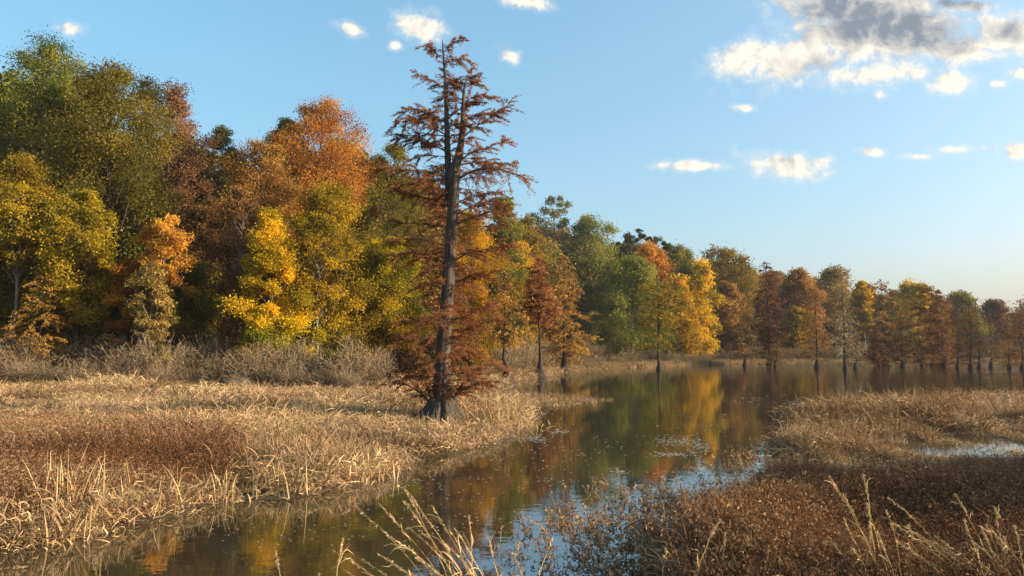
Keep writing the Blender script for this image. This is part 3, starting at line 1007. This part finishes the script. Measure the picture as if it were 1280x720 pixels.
for i, (x, top, hw, fy, sh, pal, dn, z0, fk, lab) in enumerate(CYP):
    X, Y = at(x, fy)
    H = onray(x, top, Y)[2]
    far = Y > 130
    ms = cypress(500 + i, H, hw / FPX * Y, H * z0 * .75, sh, n=62 if far else 84, sl=.55 if far else .36, dens=dn * (1.7 if far else 1.6), fork=fk, flare=1.0)
    put_tree('cypress_tree', lab, 'cypress tree', (X, Y, min(0, hz(X, Y)) if hz(X, Y) < .05 else hz(X, Y) - .1), ms, leaf_mat(pal, None, None, .3), group='cypresses standing in and by the lake')

# young cypresses at the edge of the left wood
for i, (x, top, hw, Y, pal, dn, lab) in enumerate([
        (48, 328, 60, 55, 'rustgold', .85, 'young amber cypress with a thin trunk at the left edge of the marsh'),
        (284, 362, 28, 57, 'wine', .9, 'small wine-red cypress left of the bright yellow maple'),
        (192, 384, 32, 57, 'wine', .7, 'low red-brown cypress between the young amber cypress and the wine-red one'),
        (300, 380, 26, 60, 'rust', .7, 'rusty sapling tucked behind the wine-red cypress'),
        (118, 360, 26, 58, 'rustgold', .6, 'amber sapling right of the young amber cypress')]):
    loc, H = place(x, top, Y)
    ms = cypress(560 + i, H, hw / FPX * Y, H * .14, 'cone', n=56, sl=.17, dens=dn * 2.0, flare=.15, per=3, gap=.13)
    put_tree('young_cypress', lab, 'cypress tree', loc, ms, leaf_mat(pal, None, None, .3), group='young cypresses at the edge of the left wood')

# a tree outside the picture whose shade falls on the near right bank
for (X, Y, H, Rr) in [(31, 11.6, 8.6, 2.8), (36, 8.8, 9.8, 2.8), (27, 14.6, 7.2, 2.2)]:
    put_tree('bank_tree', 'bushy tree beside the right bank, outside the view', 'tree', (X, Y, hz(X, Y)), grow(470 + int(X), H, Rr, 1.2, 'oval', ncl=40, nlf=60, ls=.25), leaf_mat('olive'), group='trees beside the right bank')

# ------------------------------------------------------------------ bare shrubs along the left wood and the far shore


def shrub(seed, H=3.0, n=130, leafy=1300):
    rng = np.random.default_rng(seed)
    st, lf = MB(), MB()
    a = rng.uniform(0, 6.283, n)
    out = rng.uniform(.1, 1.0, n) ** .7
    h = H * rng.uniform(.5, 1.05, n) * (1.1 - .35 * out)
    s = np.linspace(0, 1, 6)
    path = np.zeros((n, 6, 3))
    for j, q in enumerate(s):
        rr = .25 * out + H * .62 * out * q ** 1.15
        path[:, j, 0] = np.cos(a) * rr
        path[:, j, 1] = np.sin(a) * rr
        path[:, j, 2] = h * (q * 1.1 - .18 * out * q ** 2) - .05
    path += np.cumsum(rng.normal(0, .045 * H / 3, path.shape), 1) * s[None, :, None]
    ribbons(st, path, np.linspace(.028, .012, 6)[None] * np.ones((n, 1)), rng, rng.uniform(0, 1, n))
    # side twigs
    m = n * 7
    pi = rng.integers(0, n, m)
    f = rng.uniform(1.2, 4.9, m)
    i0 = f.astype(int)
    b = path[pi, i0] * (1 - (f - i0))[:, None] + path[pi, i0 + 1 - (i0 >= 5)] * (f - i0)[:, None]
    d = unit(rng.normal(size=(m, 3)) + unit(path[pi, -1] - path[pi, 0]) * 1.1)
    ln = rng.uniform(.25, .75, m) * H / 3
    tw = np.stack([b, b + d * ln[:, None] * .5 + rng.normal(0, .03, (m, 3)), b + d * ln[:, None] + np.array([0, 0, -.04])], 1)
    ribbons(st, tw, np.array([.020, .016, .010])[None] * np.ones((m, 1)), rng, rng.uniform(0, 1, m))
    q = rng.integers(0, m, leafy)
    c = tw[q, 2] * rng.uniform(.3, 1, (leafy, 1)) + tw[q, 0] * 0 + tw[q, 1] * 0
    u = rng.uniform(.2, 1.0, (leafy, 1))
    c = tw[q, 0] * (1 - u) + tw[q, 2] * u + rng.normal(0, .03, (leafy, 3))
    leaves(lf, c, .11, .06, rng, rng.uniform(0, 1, leafy), 0)
    return st.mesh('stems', WOODY), lf.mesh('leaves', leaf_mat('greybrown'))


SH = [shrub(600 + j, 3.0, 120 + 20 * j, 1000 + 500 * j) for j in range(4)]
rows = []
for x in np.arange(-140, 470, 21):
    rows.append((x + rnd.uniform(-8, 8), 55 + rnd.uniform(-1.5, 2.5), rnd.uniform(.9, 1.35)))
for x in np.arange(-140, 470, 34):
    rows.append((x + rnd.uniform(-8, 8), 51.5 + rnd.uniform(-1, 1), rnd.uniform(.5, .85)))
for k, (x, Y, s) in enumerate(rows):
    X = onray(x, 470, Y)[0]
    r = thing('bare_shrub', 'grey-brown leafless shrub in the thicket along the foot of the left wood', 'shrub', (X, Y, hz(X, Y) - .05), rnd.uniform(0, 6), 'leafless thicket along the left wood', (s * 1.1, s * 1.1, s))
    obj('stems', SH[k % 4][0], r)
    obj('leaves', SH[k % 4][1], r, leaf_mat(['greybrown', 'greybrown', 'brown', 'greybrown'][k % 4]))
for k in range(84):
    x = 632 + k * 13.5 if k < 50 else 640 + (k - 50) * 22
    fy = np.interp(x, [632, 700, 760, 850, 900, 1000, 1320], [475, 463.5, 458.5, 455.5, 454, 453.5, 453.5])
    if k >= 50:
        x = 640 + (k - 50) * 13
        fy = float(np.interp(x, [640, 700, 760, 850, 1000, 1320], [462, 455, 452, 450.5, 449.5, 449.5]))
    X, Y = at(x, fy)
    Y += 5
    s = rnd.uniform(.7, 1.25) * (1.9 if k >= 50 else 1.35 if x < 700 else 1.1 if x < 900 else 1.5)
    r = thing('shore_shrub', 'drab leafless shrub on the far shore under the autumn trees', 'shrub', (X, Y, hz(X, Y) - .05), rnd.uniform(0, 6), 'leafless shrubs on the far shore', (s, s, s * .85))
    obj('stems', SH[k % 4][0], r)
    obj('leaves', SH[k % 4][1], r, leaf_mat(['olive', 'greybrown', 'brown', 'tan'][k % 4]))
# two leafy low bushes that stand out
for (x, top, hw, Y, pal, lab) in [(424, 414, 19, 56, 'olive', 'rounded green bush in the thicket beside the yellow-olive tree'), (198, 432, 14, 54, 'lime', 'small yellow-green bush in the thicket under the red-brown cypress'),
                                  (520, 440, 24, 62, 'brown', 'brown bush behind the left limbs of the big cypress')]:
    loc, H = place(x, top, Y)
    put_tree('leafy_bush', lab, 'bush', loc, grow(620 + int(x), max(H, 1.6), hw / FPX * Y, .2, 'round', ncl=20, ntw=9, nlf=44, ls=.13, twig=False), leaf_mat(pal), group='leafy bushes in the left thicket')

# ------------------------------------------------------------------ marsh grass


def blades(mb, rng, n, h, w, spread, lean, bend, broken=.35, k=6):
    a = rng.uniform(0, 6.283, n)
    th = np.abs(rng.normal(0, lean, n))
    ln = h * rng.uniform(.45, 1.1, n)
    kink = np.where(rng.uniform(0, 1, n) < broken, rng.integers(2, k, n), 99)
    kang = rng.uniform(.8, 2.0, n)
    bd = np.abs(rng.normal(0, bend, n))
    ka = a + rng.normal(0, .8, n)
    pos = np.zeros((n, k, 3))
    pos[:, 0] = np.stack([rng.normal(0, spread, n), rng.normal(0, spread, n), np.full(n, -.04)], 1)
    cur = th.copy()
    for j in range(1, k):
        cur = cur + bd / k + np.where(kink == j, kang, 0)
        az = np.where(kink <= j, ka, a)
        c2 = np.clip(cur, 0, 2.3)
        st = np.stack([np.sin(c2) * np.cos(az), np.sin(c2) * np.sin(az), np.cos(c2)], 1) * (ln / (k - 1))[:, None]
        pos[:, j] = pos[:, j - 1] + st
    pos[..., 2] = np.maximum(pos[..., 2], -.05)
    wd = w * rng.uniform(.6, 1.3, (n, 1)) * np.array([.9, 1, .95, .8, .55, .2])[None, :k]
    ribbons(mb, pos, wd, rng, rng.uniform(0, 1, n))
    return pos


tuft_col = bpy.data.collections.new('marsh_plant_kinds')


def keep(me, nm):
    o_ = bpy.data.objects.new(nm, me)
    tuft_col.objects.link(o_)


NT = []
for j in range(6):       # 0-5 standing straw, 6-8 matted straw
    mb = MB()
    r_ = np.random.default_rng(700 + j)
    blades(mb, r_, 30, .52 + .05 * j, .017, .18, .5, 1.7, .5)
    blades(mb, r_, 34, .40, .021, .30, .95, 1.9, .5)
    keep(mb.mesh('tuft', STRAW), 'tuft_%02d' % len(NT))
    NT.append('straw')
for j in range(3):
    mb = MB()
    r_ = np.random.default_rng(720 + j)
    blades(mb, r_, 60, .46, .021, .32, .95, 1.9, .6)
    keep(mb.mesh('tuft', STRAW), 'tuft_%02d' % len(NT))
    NT.append('mat')
for j in range(4):       # 9-12 dead smartweed: branching stems with curled leaves
    mb = MB()
    r_ = np.random.default_rng(740 + j)
    p = blades(mb, r_, 34, .72, .011, .24, .45, .8, .3)
    n = 300
    q = r_.integers(0, 34, n)
    g = r_.integers(1, 6, n)
    c = p[q, g] + r_.normal(0, .045, (n, 3))
    leaves(mb, c, .068, .020, r_, r_.uniform(0, 1, n), 0, drc=np.array([0, 0, -.3]) + r_.normal(0, .8, (n, 3)))
    keep(mb.mesh('tuft', SMART), 'tuft_%02d' % len(NT))
    NT.append('smart')
for j in range(2):       # 13-14 greenish sedge
    mb = MB()
    r_ = np.random.default_rng(760 + j)
    blades(mb, r_, 36, .6, .016, .14, .3, .8, .15)
    keep(mb.mesh('tuft', GREENISH), 'tuft_%02d' % len(NT))
    NT.append('sedge')
for j in range(2):       # 15-16 thin, sparse dead stems standing in water
    mb = MB()
    r_ = np.random.default_rng(780 + j)
    p = blades(mb, r_, 8, .75, .017, .2, .55, 1.1, .4)
    n = 60
    q = r_.integers(0, 8, n)
    g = r_.integers(1, 6, n)
    leaves(mb, p[q, g] + r_.normal(0, .03, (n, 3)), .12, .034, r_, r_.uniform(0, 1, n), 0)
    keep(mb.mesh('tuft', SMART), 'tuft_%02d' % len(NT))
    NT.append('sparse')


def scatter(name, x, y, z, idx, scl, tint, seed):
    rng = np.random.default_rng(seed)
    n = len(x)
    me = bpy.data.meshes.new(name)
    me.vertices.add(n)
    me.vertices.foreach_set('co', np.stack([x, y, z], 1).astype(np.float32).ravel())
    rot = np.stack([rng.normal(0, .12, n) + (vnoise(x, y, 2.2, 51) - .5) * 1.1, rng.normal(0, .12, n) + (vnoise(x, y, 2.2, 52) - .5) * 1.1, rng.uniform(0, 6.283, n)], 1)
    a_ = me.attributes.new('rot', 'FLOAT_VECTOR', 'POINT')
    a_.data.foreach_set('vector', rot.astype(np.float32).ravel())
    for nm, arr, typ in (('scl', scl, 'FLOAT'), ('tint', tint, 'FLOAT'), ('idx', idx, 'INT')):
        a_ = me.attributes.new(nm, typ, 'POINT')
        a_.data.foreach_set('value', np.asarray(arr, np.int32 if typ == 'INT' else np.float32))
    o_ = obj(name, me)
    g = bpy.data.node_groups.new(name, 'GeometryNodeTree')
    g.interface.new_socket('Geometry', in_out='INPUT', socket_type='NodeSocketGeometry')
    g.interface.new_socket('Geometry', in_out='OUTPUT', socket_type='NodeSocketGeometry')
    gi, go = g.nodes.new('NodeGroupInput'), g.nodes.new('NodeGroupOutput')
    ci = g.nodes.new('GeometryNodeCollectionInfo')
    ci.inputs['Collection'].default_value = tuft_col
    ci.inputs['Separate Children'].default_value = True
    ci.inputs['Reset Children'].default_value = True
    ip = g.nodes.new('GeometryNodeInstanceOnPoints')
    ip.inputs['Pick Instance'].default_value = True
    g.links.new(gi.outputs[0], ip.inputs['Points'])
    g.links.new(ci.outputs[0], ip.inputs['Instance'])
    for nm, typ, sock in (('rot', 'FLOAT_VECTOR', 'Rotation'), ('scl', 'FLOAT', 'Scale'), ('idx', 'INT', 'Instance Index')):
        na = g.nodes.new('GeometryNodeInputNamedAttribute')
        na.data_type = typ
        na.inputs['Name'].default_value = nm
        g.links.new(na.outputs['Attribute'], ip.inputs[sock])
    g.links.new(ip.outputs[0], go.inputs[0])
    md = o_.modifiers.new('instances', 'NODES')
    md.node_group = g
    return o_


rg = np.random.default_rng(77)
NP = 150000
# even over the ground as it recedes: denser close by, thinner far off
PX, PY = rg.uniform(-260, 1540, NP), 458.5 + (770 - 458.5) * rg.uniform(0, 1, NP) ** 1.15
dirs = np.array([ray(a_, b_) for a_, b_ in zip(PX, PY)])
tt = -CAM_H / dirs[:, 2]
WX, WY = dirs[:, 0] * tt, dirs[:, 1] * tt
sl_, sr_ = sdf(LEFT, WX, WY), sdf(RIGHT, WX, WY)
s_ = shore(WX, WY)
pu = pud(WX, WY)
puw = np.maximum(pu, np.maximum(pud(WX, WY + 1.6), pud(WX, WY + 3.0)))
nz1, nz2, nz3 = vnoise(WX, WY, 2.6, 21), vnoise(WX, WY, .9, 22), vnoise(WX, WY, 6.0, 23)
left = sl_ > sr_
dep = WY
# ---- left bank
keepL = left & (s_ > .32) & (rg.uniform(0, 1, NP) > pu * 1.1) & (WY < 200) & (rg.uniform(0, 1, NP) < -.05 + 1.5 * nz1)
keepL &= np.hypot(WX - BX, (WY - YH + .4) * .8) > 1.25
keepL &= ~((PX < 470) & (WY > 58)) & (sl_ < 30 + 0 * WY)
red = (PX < 300 + 130 * (nz3 - .5)) & (PY > 548 + 40 * (nz1 - .5)) & (PY < 640 + 60 * (nz1 - .5)) & (s_ > .9)
idx = rg.integers(0, 6, NP)
idx = np.where(nz2 > .40, rg.integers(6, 9, NP), idx)
idx = np.where(red & (rg.uniform(0, 1, NP) < .35 + .6 * nz2), rg.integers(9, 13, NP), idx)
idx = np.where(~red & (rg.uniform(0, 1, NP) < .04), rg.integers(13, 15, NP), idx)
idxL = idx
sclL = rg.uniform(.65, 1.15, NP) * np.clip(dep / 60 + .62, .7, 1.3) * (.3 + .6 * nz3 + .8 * nz1)
nz4 = vnoise(WX, WY, 3.6, 29)
tintL = np.clip(.5 + (nz1 - .5) * .8 + (nz4 - .5) * .9 + rg.normal(0, .1, NP), 0, 1)


def emit(name, mask, idx, scl, tint, seed):
    i = np.nonzero(mask)[0]
    z = np.maximum(height(WX[i], WY[i]), -.12)
    return tag(scatter(name, WX[i], WY[i], z, idx[i], scl[i], tint[i], seed), kind='stuff')


tag(emit('marsh_grass', keepL & ~(red & (idx >= 9) & (idx < 13)), idxL, sclL, tintL, 1), 'dry straw-coloured marsh grass matted over the left bank', 'grass')
tag(emit('dead_smartweed', keepL & red & (idx >= 9) & (idx < 13), idxL, sclL * .95, tintL, 2), 'red-brown dead smartweed patch at the left of the left bank', 'marsh plants')
# ---- right bank
right = ~left
fringe = (s_ > -2.4) & (s_ <= 0) & right & (PX > 600) & (WY < 23)
keepR = right & (s_ > .25) & (rg.uniform(0, 1, NP) > pu * 1.15) & (rg.uniform(0, 1, NP) < .0 + 1.5 * nz1) & (WY > 8.75)
lim = 606 + 34 * (nz3 - .5) + 14 * (nz1 - .5) - np.clip((PX - 1000) / 40, -1, 5)
dark = (PY > lim)
nz4_ = vnoise(WX, WY, 1.5, 33)
idr = rg.integers(0, 6, NP)
idr = np.where(nz2 > .5, rg.integers(6, 9, NP), idr)
idr = np.where(rg.uniform(0, 1, NP) < .10, rg.integers(9, 13, NP), idr)
isd = dark & (rg.uniform(0, 1, NP) < .45 + .5 * nz4_)
idr = np.where(isd, rg.integers(9, 13, NP), idr)
idr = np.where((np.abs(PX - 938) < 26) & (PY > 560) & (PY < 640) & (rg.uniform(0, 1, NP) < .5), rg.integers(13, 15, NP), idr)
sclR = rg.uniform(.5, 1.25, NP) * np.clip(dep / 60 + .58, .68, 1.2) * (.35 + .6 * nz3 + .65 * nz1) * (1 - .6 * np.clip(puw, 0, 1))
tintR = np.clip(.5 + (nz1 - .5) * .7 + (nz4 - .5) * .9 + rg.normal(0, .1, NP), 0, 1)
smR = (idr >= 9) & (idr < 13)
tag(emit('marsh_grass', keepR & ~smR, idr, sclR, tintR, 3), 'tan marsh grass with small wet gaps on the right bank', 'grass')
tag(emit('dead_smartweed', keepR & smR, idr, sclR * .9, tintR * .85, 4), 'dark brown dead smartweed covering the near right bank', 'marsh plants')
thin = fringe & (rg.uniform(0, 1, NP) < .05 * np.clip(1.2 + s_ * .5, 0, 1.2) * np.clip(nz1 * 2.6 - .7, 0, 1))
thin |= right & (PX < 930) & (PX > 560) & (s_ > -3.2) & (s_ < .3) & (WY < 17) & (WY > 9.0) & (rg.uniform(0, 1, NP) < .022 * np.clip(nz1 * 3 - .9, 0, 1))
tag(emit('standing_stems', thin, rg.integers(15, 17, NP), sclR * .8, tintR, 5), 'thin dead stems standing in the shallow water before the near bank', 'marsh plants')
# spit of thin grass in the water right of the cypress, and the far shore's pale edge
sp_ = (np.abs(PY - 501 - 4 * (nz1 - .5)) < 7 * np.clip((762 - PX) / 60, 0.25, 1)) & (PX > 636) & (PX < 762)
tag(emit('spit_grass', sp_ & (rg.uniform(0, 1, NP) < .30), rg.integers(0, 6, NP), np.full(NP, .95), tintL, 6), 'sparse tan grass on a spit in the water right of the big cypress', 'grass')
rs = np.random.default_rng(5)
n = 9000
x_ = rs.uniform(640, 1500, n)
fy_ = np.interp(x_, [640, 700, 760, 850, 920, 1000, 1100, 1290, 1500], [476, 465, 460.5, 457, 455, 454.5, 454.5, 455, 455])
bb = np.array([at(a_, b_) for a_, b_ in zip(x_, fy_)])
dd = rs.uniform(-1, 7, n) ** 1.0
WX2, WY2 = bb[:, 0] * (1 + dd / bb[:, 1]), bb[:, 1] + dd
tag(tag(scatter('shore_grass', WX2, WY2, np.maximum(height(WX2, WY2), -.05), np.where(rs.uniform(0, 1, n) < .25, 13, rs.integers(0, 6, n)), rs.uniform(1.1, 2.0, n), np.clip(rs.normal(.55, .15, n), 0, 1), 7), kind='stuff'),
    'pale strip of dead grass along the far shore', 'grass')

# ------------------------------------------------------------------ tall single clumps


def stalks(name, label, loc, specs, seed, mat=TALLSTRAW, cat='reed clump', group='tall pale reed clumps', w=.011, leafn=5, head=True):
    """specs: list of (dx, dy, height, lean x, lean y) - one dry stalk each"""
    r = thing(name, label, cat, loc, 0, group)
    rng = np.random.default_rng(seed)
    for (dx, dy, h, lx, ly) in specs:
        st, hd = MB(), MB()
        s = np.linspace(0, 1, 9)
        kink = rng.normal(0, .012, (9, 2)).cumsum(0)
        p = np.stack([dx + lx * (s * .75 + .25 * s ** 2) + kink[:, 0], dy + ly * (s * .75 + .25 * s ** 2) + kink[:, 1], -.1 + h * (s - .06 * s ** 2)], 1)
        tube(st, p, np.linspace(w * .55, w * .2, 9), 4, rng.uniform(.3, 1))
        tg = unit(np.gradient(p, axis=0))
        for q in range(leafn):
            i = rng.integers(2, 8)
            az = rng.uniform(0, 6.28)
            o_ = np.array([math.cos(az), math.sin(az), 0])
            ln = rng.uniform(.16, .38) * h / 1.3
            u = np.linspace(0, 1, 5)[:, None]
            q_ = p[i] + tg[i] * ln * u * rng.uniform(.5, 1.1) + o_ * ln * rng.uniform(.15, .6) * u ** 1.3 + np.array([0, 0, -1.0]) * ln * rng.uniform(.1, .6) * u ** 2.5 + np.cumsum(rng.normal(0, .012, (5, 3)), 0)
            ribbons(st, q_[None], (np.array([.7, 1, .9, .6, .15]) * w * 1.1)[None], rng, np.array([rng.uniform(.2, 1)]))
        so_ = obj('stalk', st.mesh('stalk', mat, True), r)
        if head:
            n_ = 46
            u = rng.uniform(.80, 1.02, n_)
            c = np.stack([np.interp(u, s, p[:, i]) for i in range(3)], 1) + rng.normal(0, .006, (n_, 3))
            leaves(hd, c, .055, .012, rng, rng.uniform(.3, 1, n_), 0, drc=np.repeat(tg[-1][None], n_, 0))
            obj('seed_head', hd.mesh('seed_head', mat), so_)
    return r


def px_stalks(pairs, Y, jitter, rng_, z0=0.0):
    """stalks from (foot x, foot y, tip x, tip y) pixel pairs at about Y metres"""
    out = []
    for (x0, y0, x1, y1) in pairs:
        yy_ = Y + rng_.uniform(-jitter, jitter)
        a_ = np.array(onray(x0, y0, yy_))
        b_ = np.array(onray(x1, y1, yy_ + rng_.uniform(-.2, .2)))
        out.append((a_, b_))
    return out


def clump(name, label, pairs, Y, jit, seed, **kw):
    r_ = random.Random(seed)
    ab = px_stalks(pairs, Y, jit, r_)
    cx = sum(a_[0] for a_, b_ in ab) / len(ab)
    base = (cx, Y, hz(cx, Y))
    specs = []
    for a_, b_ in ab:
        d = (b_ - a_) / max(b_[2] - a_[2], .2)
        g = hz(a_[0], a_[1])
        foot = a_ - d * (a_[2] - g) if a_[2] > g else a_
        specs.append((foot[0] - cx, foot[1] - Y, (b_[2] - base[2]), b_[0] - foot[0], b_[1] - foot[1]))
    return stalks(name, label, base, specs, seed, **kw)


clump('reed_clump', 'pale bent reeds leaning left in front of the water at the bottom centre',
      [(545, 720, 468, 606), (556, 720, 505, 588), (560, 720, 494, 604), (575, 720, 515, 598), (580, 720, 520, 640), (530, 720, 458, 620), (556, 720, 490, 650),
       (590, 720, 540, 610), (610, 720, 575, 640), (600, 720, 556, 660), (570, 720, 535, 680), (548, 720, 512, 668), (525, 720, 478, 672), (535, 720, 500, 690)], 8.9, .3, 31, w=.013, leafn=7)
clump('reed_clump', 'few thin reeds arching over the dark water left of the bottom-centre reeds',
      [(485, 725, 418, 668), (500, 725, 452, 680), (468, 725, 430, 694), (420, 725, 425, 655), (350, 725, 343, 672), (395, 725, 405, 700)], 8.9, .25, 32, w=.012, leafn=4)
clump('reed_clump', 'upright pale reeds with broken tops right of the bottom-centre reeds',
      [(590, 720, 586, 626), (598, 720, 560, 642), (620, 720, 604, 650), (640, 720, 650, 660), (672, 720, 690, 655), (655, 720, 640, 676)], 8.9, .3, 33, w=.014, leafn=5)
clump('reed_clump', 'tall pale reeds crossing in the near right bank, left of the other right-hand reeds',
      [(1100, 722, 1030, 574), (1098, 722, 1073, 574), (1085, 722, 1048, 630), (1106, 722, 1055, 600), (1120, 722, 1098, 648), (1092, 722, 1062, 668), (1112, 722, 1085, 610), (1075, 722, 1040, 660), (1128, 722, 1110, 620), (1084, 722, 1090, 640), (1066, 722, 1050, 690)], 8.75, .25, 34, w=.013, leafn=4)
clump('reed_clump', 'leaning silvery reeds with drooping tops in the middle of the near right bank',
      [(1215, 722, 1108, 604), (1205, 722, 1115, 638), (1190, 722, 1118, 662), (1230, 722, 1150, 652), (1220, 722, 1132, 642), (1240, 722, 1165, 654), (1175, 722, 1130, 690), (1248, 722, 1180, 668), (1160, 722, 1140, 640), (1206, 722, 1160, 690), (1226, 722, 1200, 630)], 8.75, .25, 35, w=.012, leafn=8)
clump('reed_clump', 'row of stiff straw reeds at the right bottom corner',
      [(1252, 722, 1190, 598), (1262, 722, 1232, 640), (1272, 722, 1254, 655), (1280, 722, 1264, 640), (1292, 722, 1240, 645), (1310, 722, 1290, 640), (1256, 722, 1222, 642), (1330, 722, 1300, 660), (1270, 722, 1212, 660), (1284, 722, 1276, 600), (1246, 722, 1226, 690), (1262, 722, 1244, 618)], 8.75, .25, 36, w=.013, leafn=5)
clump('reed_clump', 'short pale stalks rising from brown smartweed left of the crossing reeds',
      [(830, 722, 838, 672), (905, 722, 912, 650), (950, 722, 940, 655), (960, 722, 968, 668), (870, 722, 900, 632), (1000, 722, 988, 690)], 8.8, .3, 37, w=.014, leafn=4)


def straw_clump(name, label, px, py, hpx, wpx, n, seed, group='golden straw clumps at the left water edge'):
    X, Y = at(px, py)
    rng = np.random.default_rng(seed)
    H, Wd = hpx / FPX * Y, wpx / FPX * Y
    r = thing(name, label, 'grass clump', (X, Y, hz(X, Y)), 0, group)
    a_, b_ = MB(), MB()
    blades(a_, rng, n * 2, H, .017, Wd * .33, .22, .6, .4)
    blades(b_, rng, n * 3, H * .45, .021, Wd * .5, .8, 1.1, .4)
    tag(obj('tall_blades', a_.mesh('tall_blades', TALLSTRAW), r), kind='stuff')
    tag(obj('fallen_blades', b_.mesh('fallen_blades', TALLSTRAW), r), kind='stuff')


straw_clump('straw_clump', 'tallest golden straw clump at the water edge on the far left', 90, 652, 85, 70, 60, 41)
straw_clump('straw_clump', 'golden straw clump tipping into the water under the tallest one', 66, 672, 40, 70, 50, 42)
straw_clump('straw_clump', 'ragged straw clump with upright canes right of the tallest one', 178, 638, 62, 80, 40, 43)
straw_clump('straw_clump', 'low straw clump at the waterline near the first bend of the left bank', 272, 624, 42, 50, 34, 44)
straw_clump('straw_clump', 'pale straw clump at the waterline below the left bank midway to the cypress', 350, 616, 46, 60, 40, 45)
straw_clump('straw_clump', 'straw clump hanging over the water just before the cypress', 440, 600, 40, 60, 40, 46)
straw_clump('straw_clump', 'straw clump at the right tip of the left bank past the cypress', 628, 535, 34, 60, 44, 47)

# ------------------------------------------------------------------ small things
# fallen log on the left bank
X, Y = at(22, 536)
lg = thing('fallen_log', 'pale weathered log lying in a dark gap of the grass at the left', 'log', (X, Y, hz(X, Y) + .14), .1)
mb = MB()
tube(mb, [(-1.0, 0, 0), (-.97, 0, .0), (-.4, .03, .03), (.3, -.02, .02), (1.0, .06, -.02), (1.03, .06, -.02)], [.02, .13, .15, .14, .11, .01], 10)
obj('log_body', mb.mesh('log_body', LOG, True), lg)
mb = MB()
tube(mb, [(.35, 0, .08), (.5, .1, .3), (.7, .15, .42)], [.045, .03, .012], 6)
obj('branch_stub', mb.mesh('branch_stub', LOG, True), lg)
# mound of mud and stems
X, Y = at(290, 494)
md_ = thing('muskrat_mound', 'dark mound of mud and dead stems by the thicket on the left bank', 'mound', (X, Y, hz(X, Y)))
mb = MB()
rng = np.random.default_rng(9)
rings = []
for j in range(7):
    q = j / 6
    rr = 1.35 * math.cos(q * 1.5) + .02
    rings.append((np.array([0, 0, -.1 + 1.05 * math.sin(q * 1.5)]), rr))
tube(mb, [c for c, r in rings], [r for c, r in rings], 18, flute=lambda z, th: 1 + .1 * np.sin(3 * th + z * 5) + .06 * np.sin(7 * th + 2))
obj('mud_body', mb.mesh('mud_body', BARK, True), md_)
mb = MB()
a_ = rng.uniform(0, 6.28, 160)
el = rng.uniform(.2, 1.4, 160)
c = np.stack([1.3 * np.cos(el) * np.cos(a_), 1.3 * np.cos(el) * np.sin(a_), 1.0 * np.sin(el) - .05], 1)
dd = unit(rng.normal(size=(160, 3)) * np.array([1, 1, .4]))
ribbons(mb, np.stack([c - dd * .3, c, c + dd * .3], 1), np.full((160, 3), .03), rng, rng.uniform(0, .6, 160))
obj('dead_stems', mb.mesh('dead_stems', STRAW), md_)

# floating leaves and scum in flat patches on the water
mb = MB()
rng = np.random.default_rng(12)
for (px_, py_, rx, ry, n) in [(665, 548, 28, 5, 150), (700, 540, 18, 3, 60), (850, 552, 34, 7, 230), (838, 568, 30, 4, 120), (878, 560, 20, 6, 90), (775, 590, 12, 2, 40), (690, 602, 30, 6, 25), (610, 600, 60, 20, 20), (760, 560, 40, 20, 25), (930, 500, 40, 14, 60), (880, 530, 50, 16, 50), (350, 660, 260, 30, 120), (560, 640, 120, 40, 90), (690, 560, 90, 50, 120), (500, 605, 90, 14, 80), (660, 520, 30, 14, 60), (860, 600, 40, 16, 90)]:
    q = rng.normal(0, .5, (n, 2))
    pts = np.array([at(px_ + a_ * rx, py_ + b_ * ry) for a_, b_ in q])
    c = np.concatenate([pts, np.full((n, 1), .006)], 1)
    leaves(mb, c, .09 * pts[:, 1] / 24, .07 * pts[:, 1] / 24, rng, rng.uniform(0, 1, n), 0, (0, 0, 40))
m = blade_mat('floating_leaf', [(.16, .12, .07), (.3, .24, .16), (.42, .36, .27), (.5, .46, .38)], .1, 0, gloss=.15)
tag(obj('floating_leaves', mb.mesh('floating_leaves', m)), 'drifting dead leaves lying in flat patches on the water', 'leaves', kind='stuff')

# ------------------------------------------------------------------ haze: the air over the lake
HAZE = .00014
hb = MB()
x0, x1, y0, y1, z0_, z1_ = -1420, 1420, -140, 1520, -9.0, 39.0
hb.add([(x0, y0, z0_), (x1, y0, z0_), (x1, y1, z0_), (x0, y1, z0_), (x0, y0, z1_), (x1, y0, z1_), (x1, y1, z1_), (x0, y1, z1_)],
       [(0, 3, 2, 1), (4, 5, 6, 7), (0, 1, 5, 4), (1, 2, 6, 5), (2, 3, 7, 6), (3, 0, 4, 7)])
m, t = newmat('haze_air')
pv = N('ShaderNodeVolumePrincipled', t)
pv.inputs['Color'].default_value = (.86, .88, .90, 1)
pv.inputs['Density'].default_value = HAZE
pv.inputs['Anisotropy'].default_value = .25
o = N('ShaderNodeOutputMaterial', t)
L(pv.outputs[0], o.inputs['Volume'], t)
tag(obj('haze', hb.mesh('haze', m)), 'thin warm evening haze over the lake and wood', 'haze', kind='stuff')
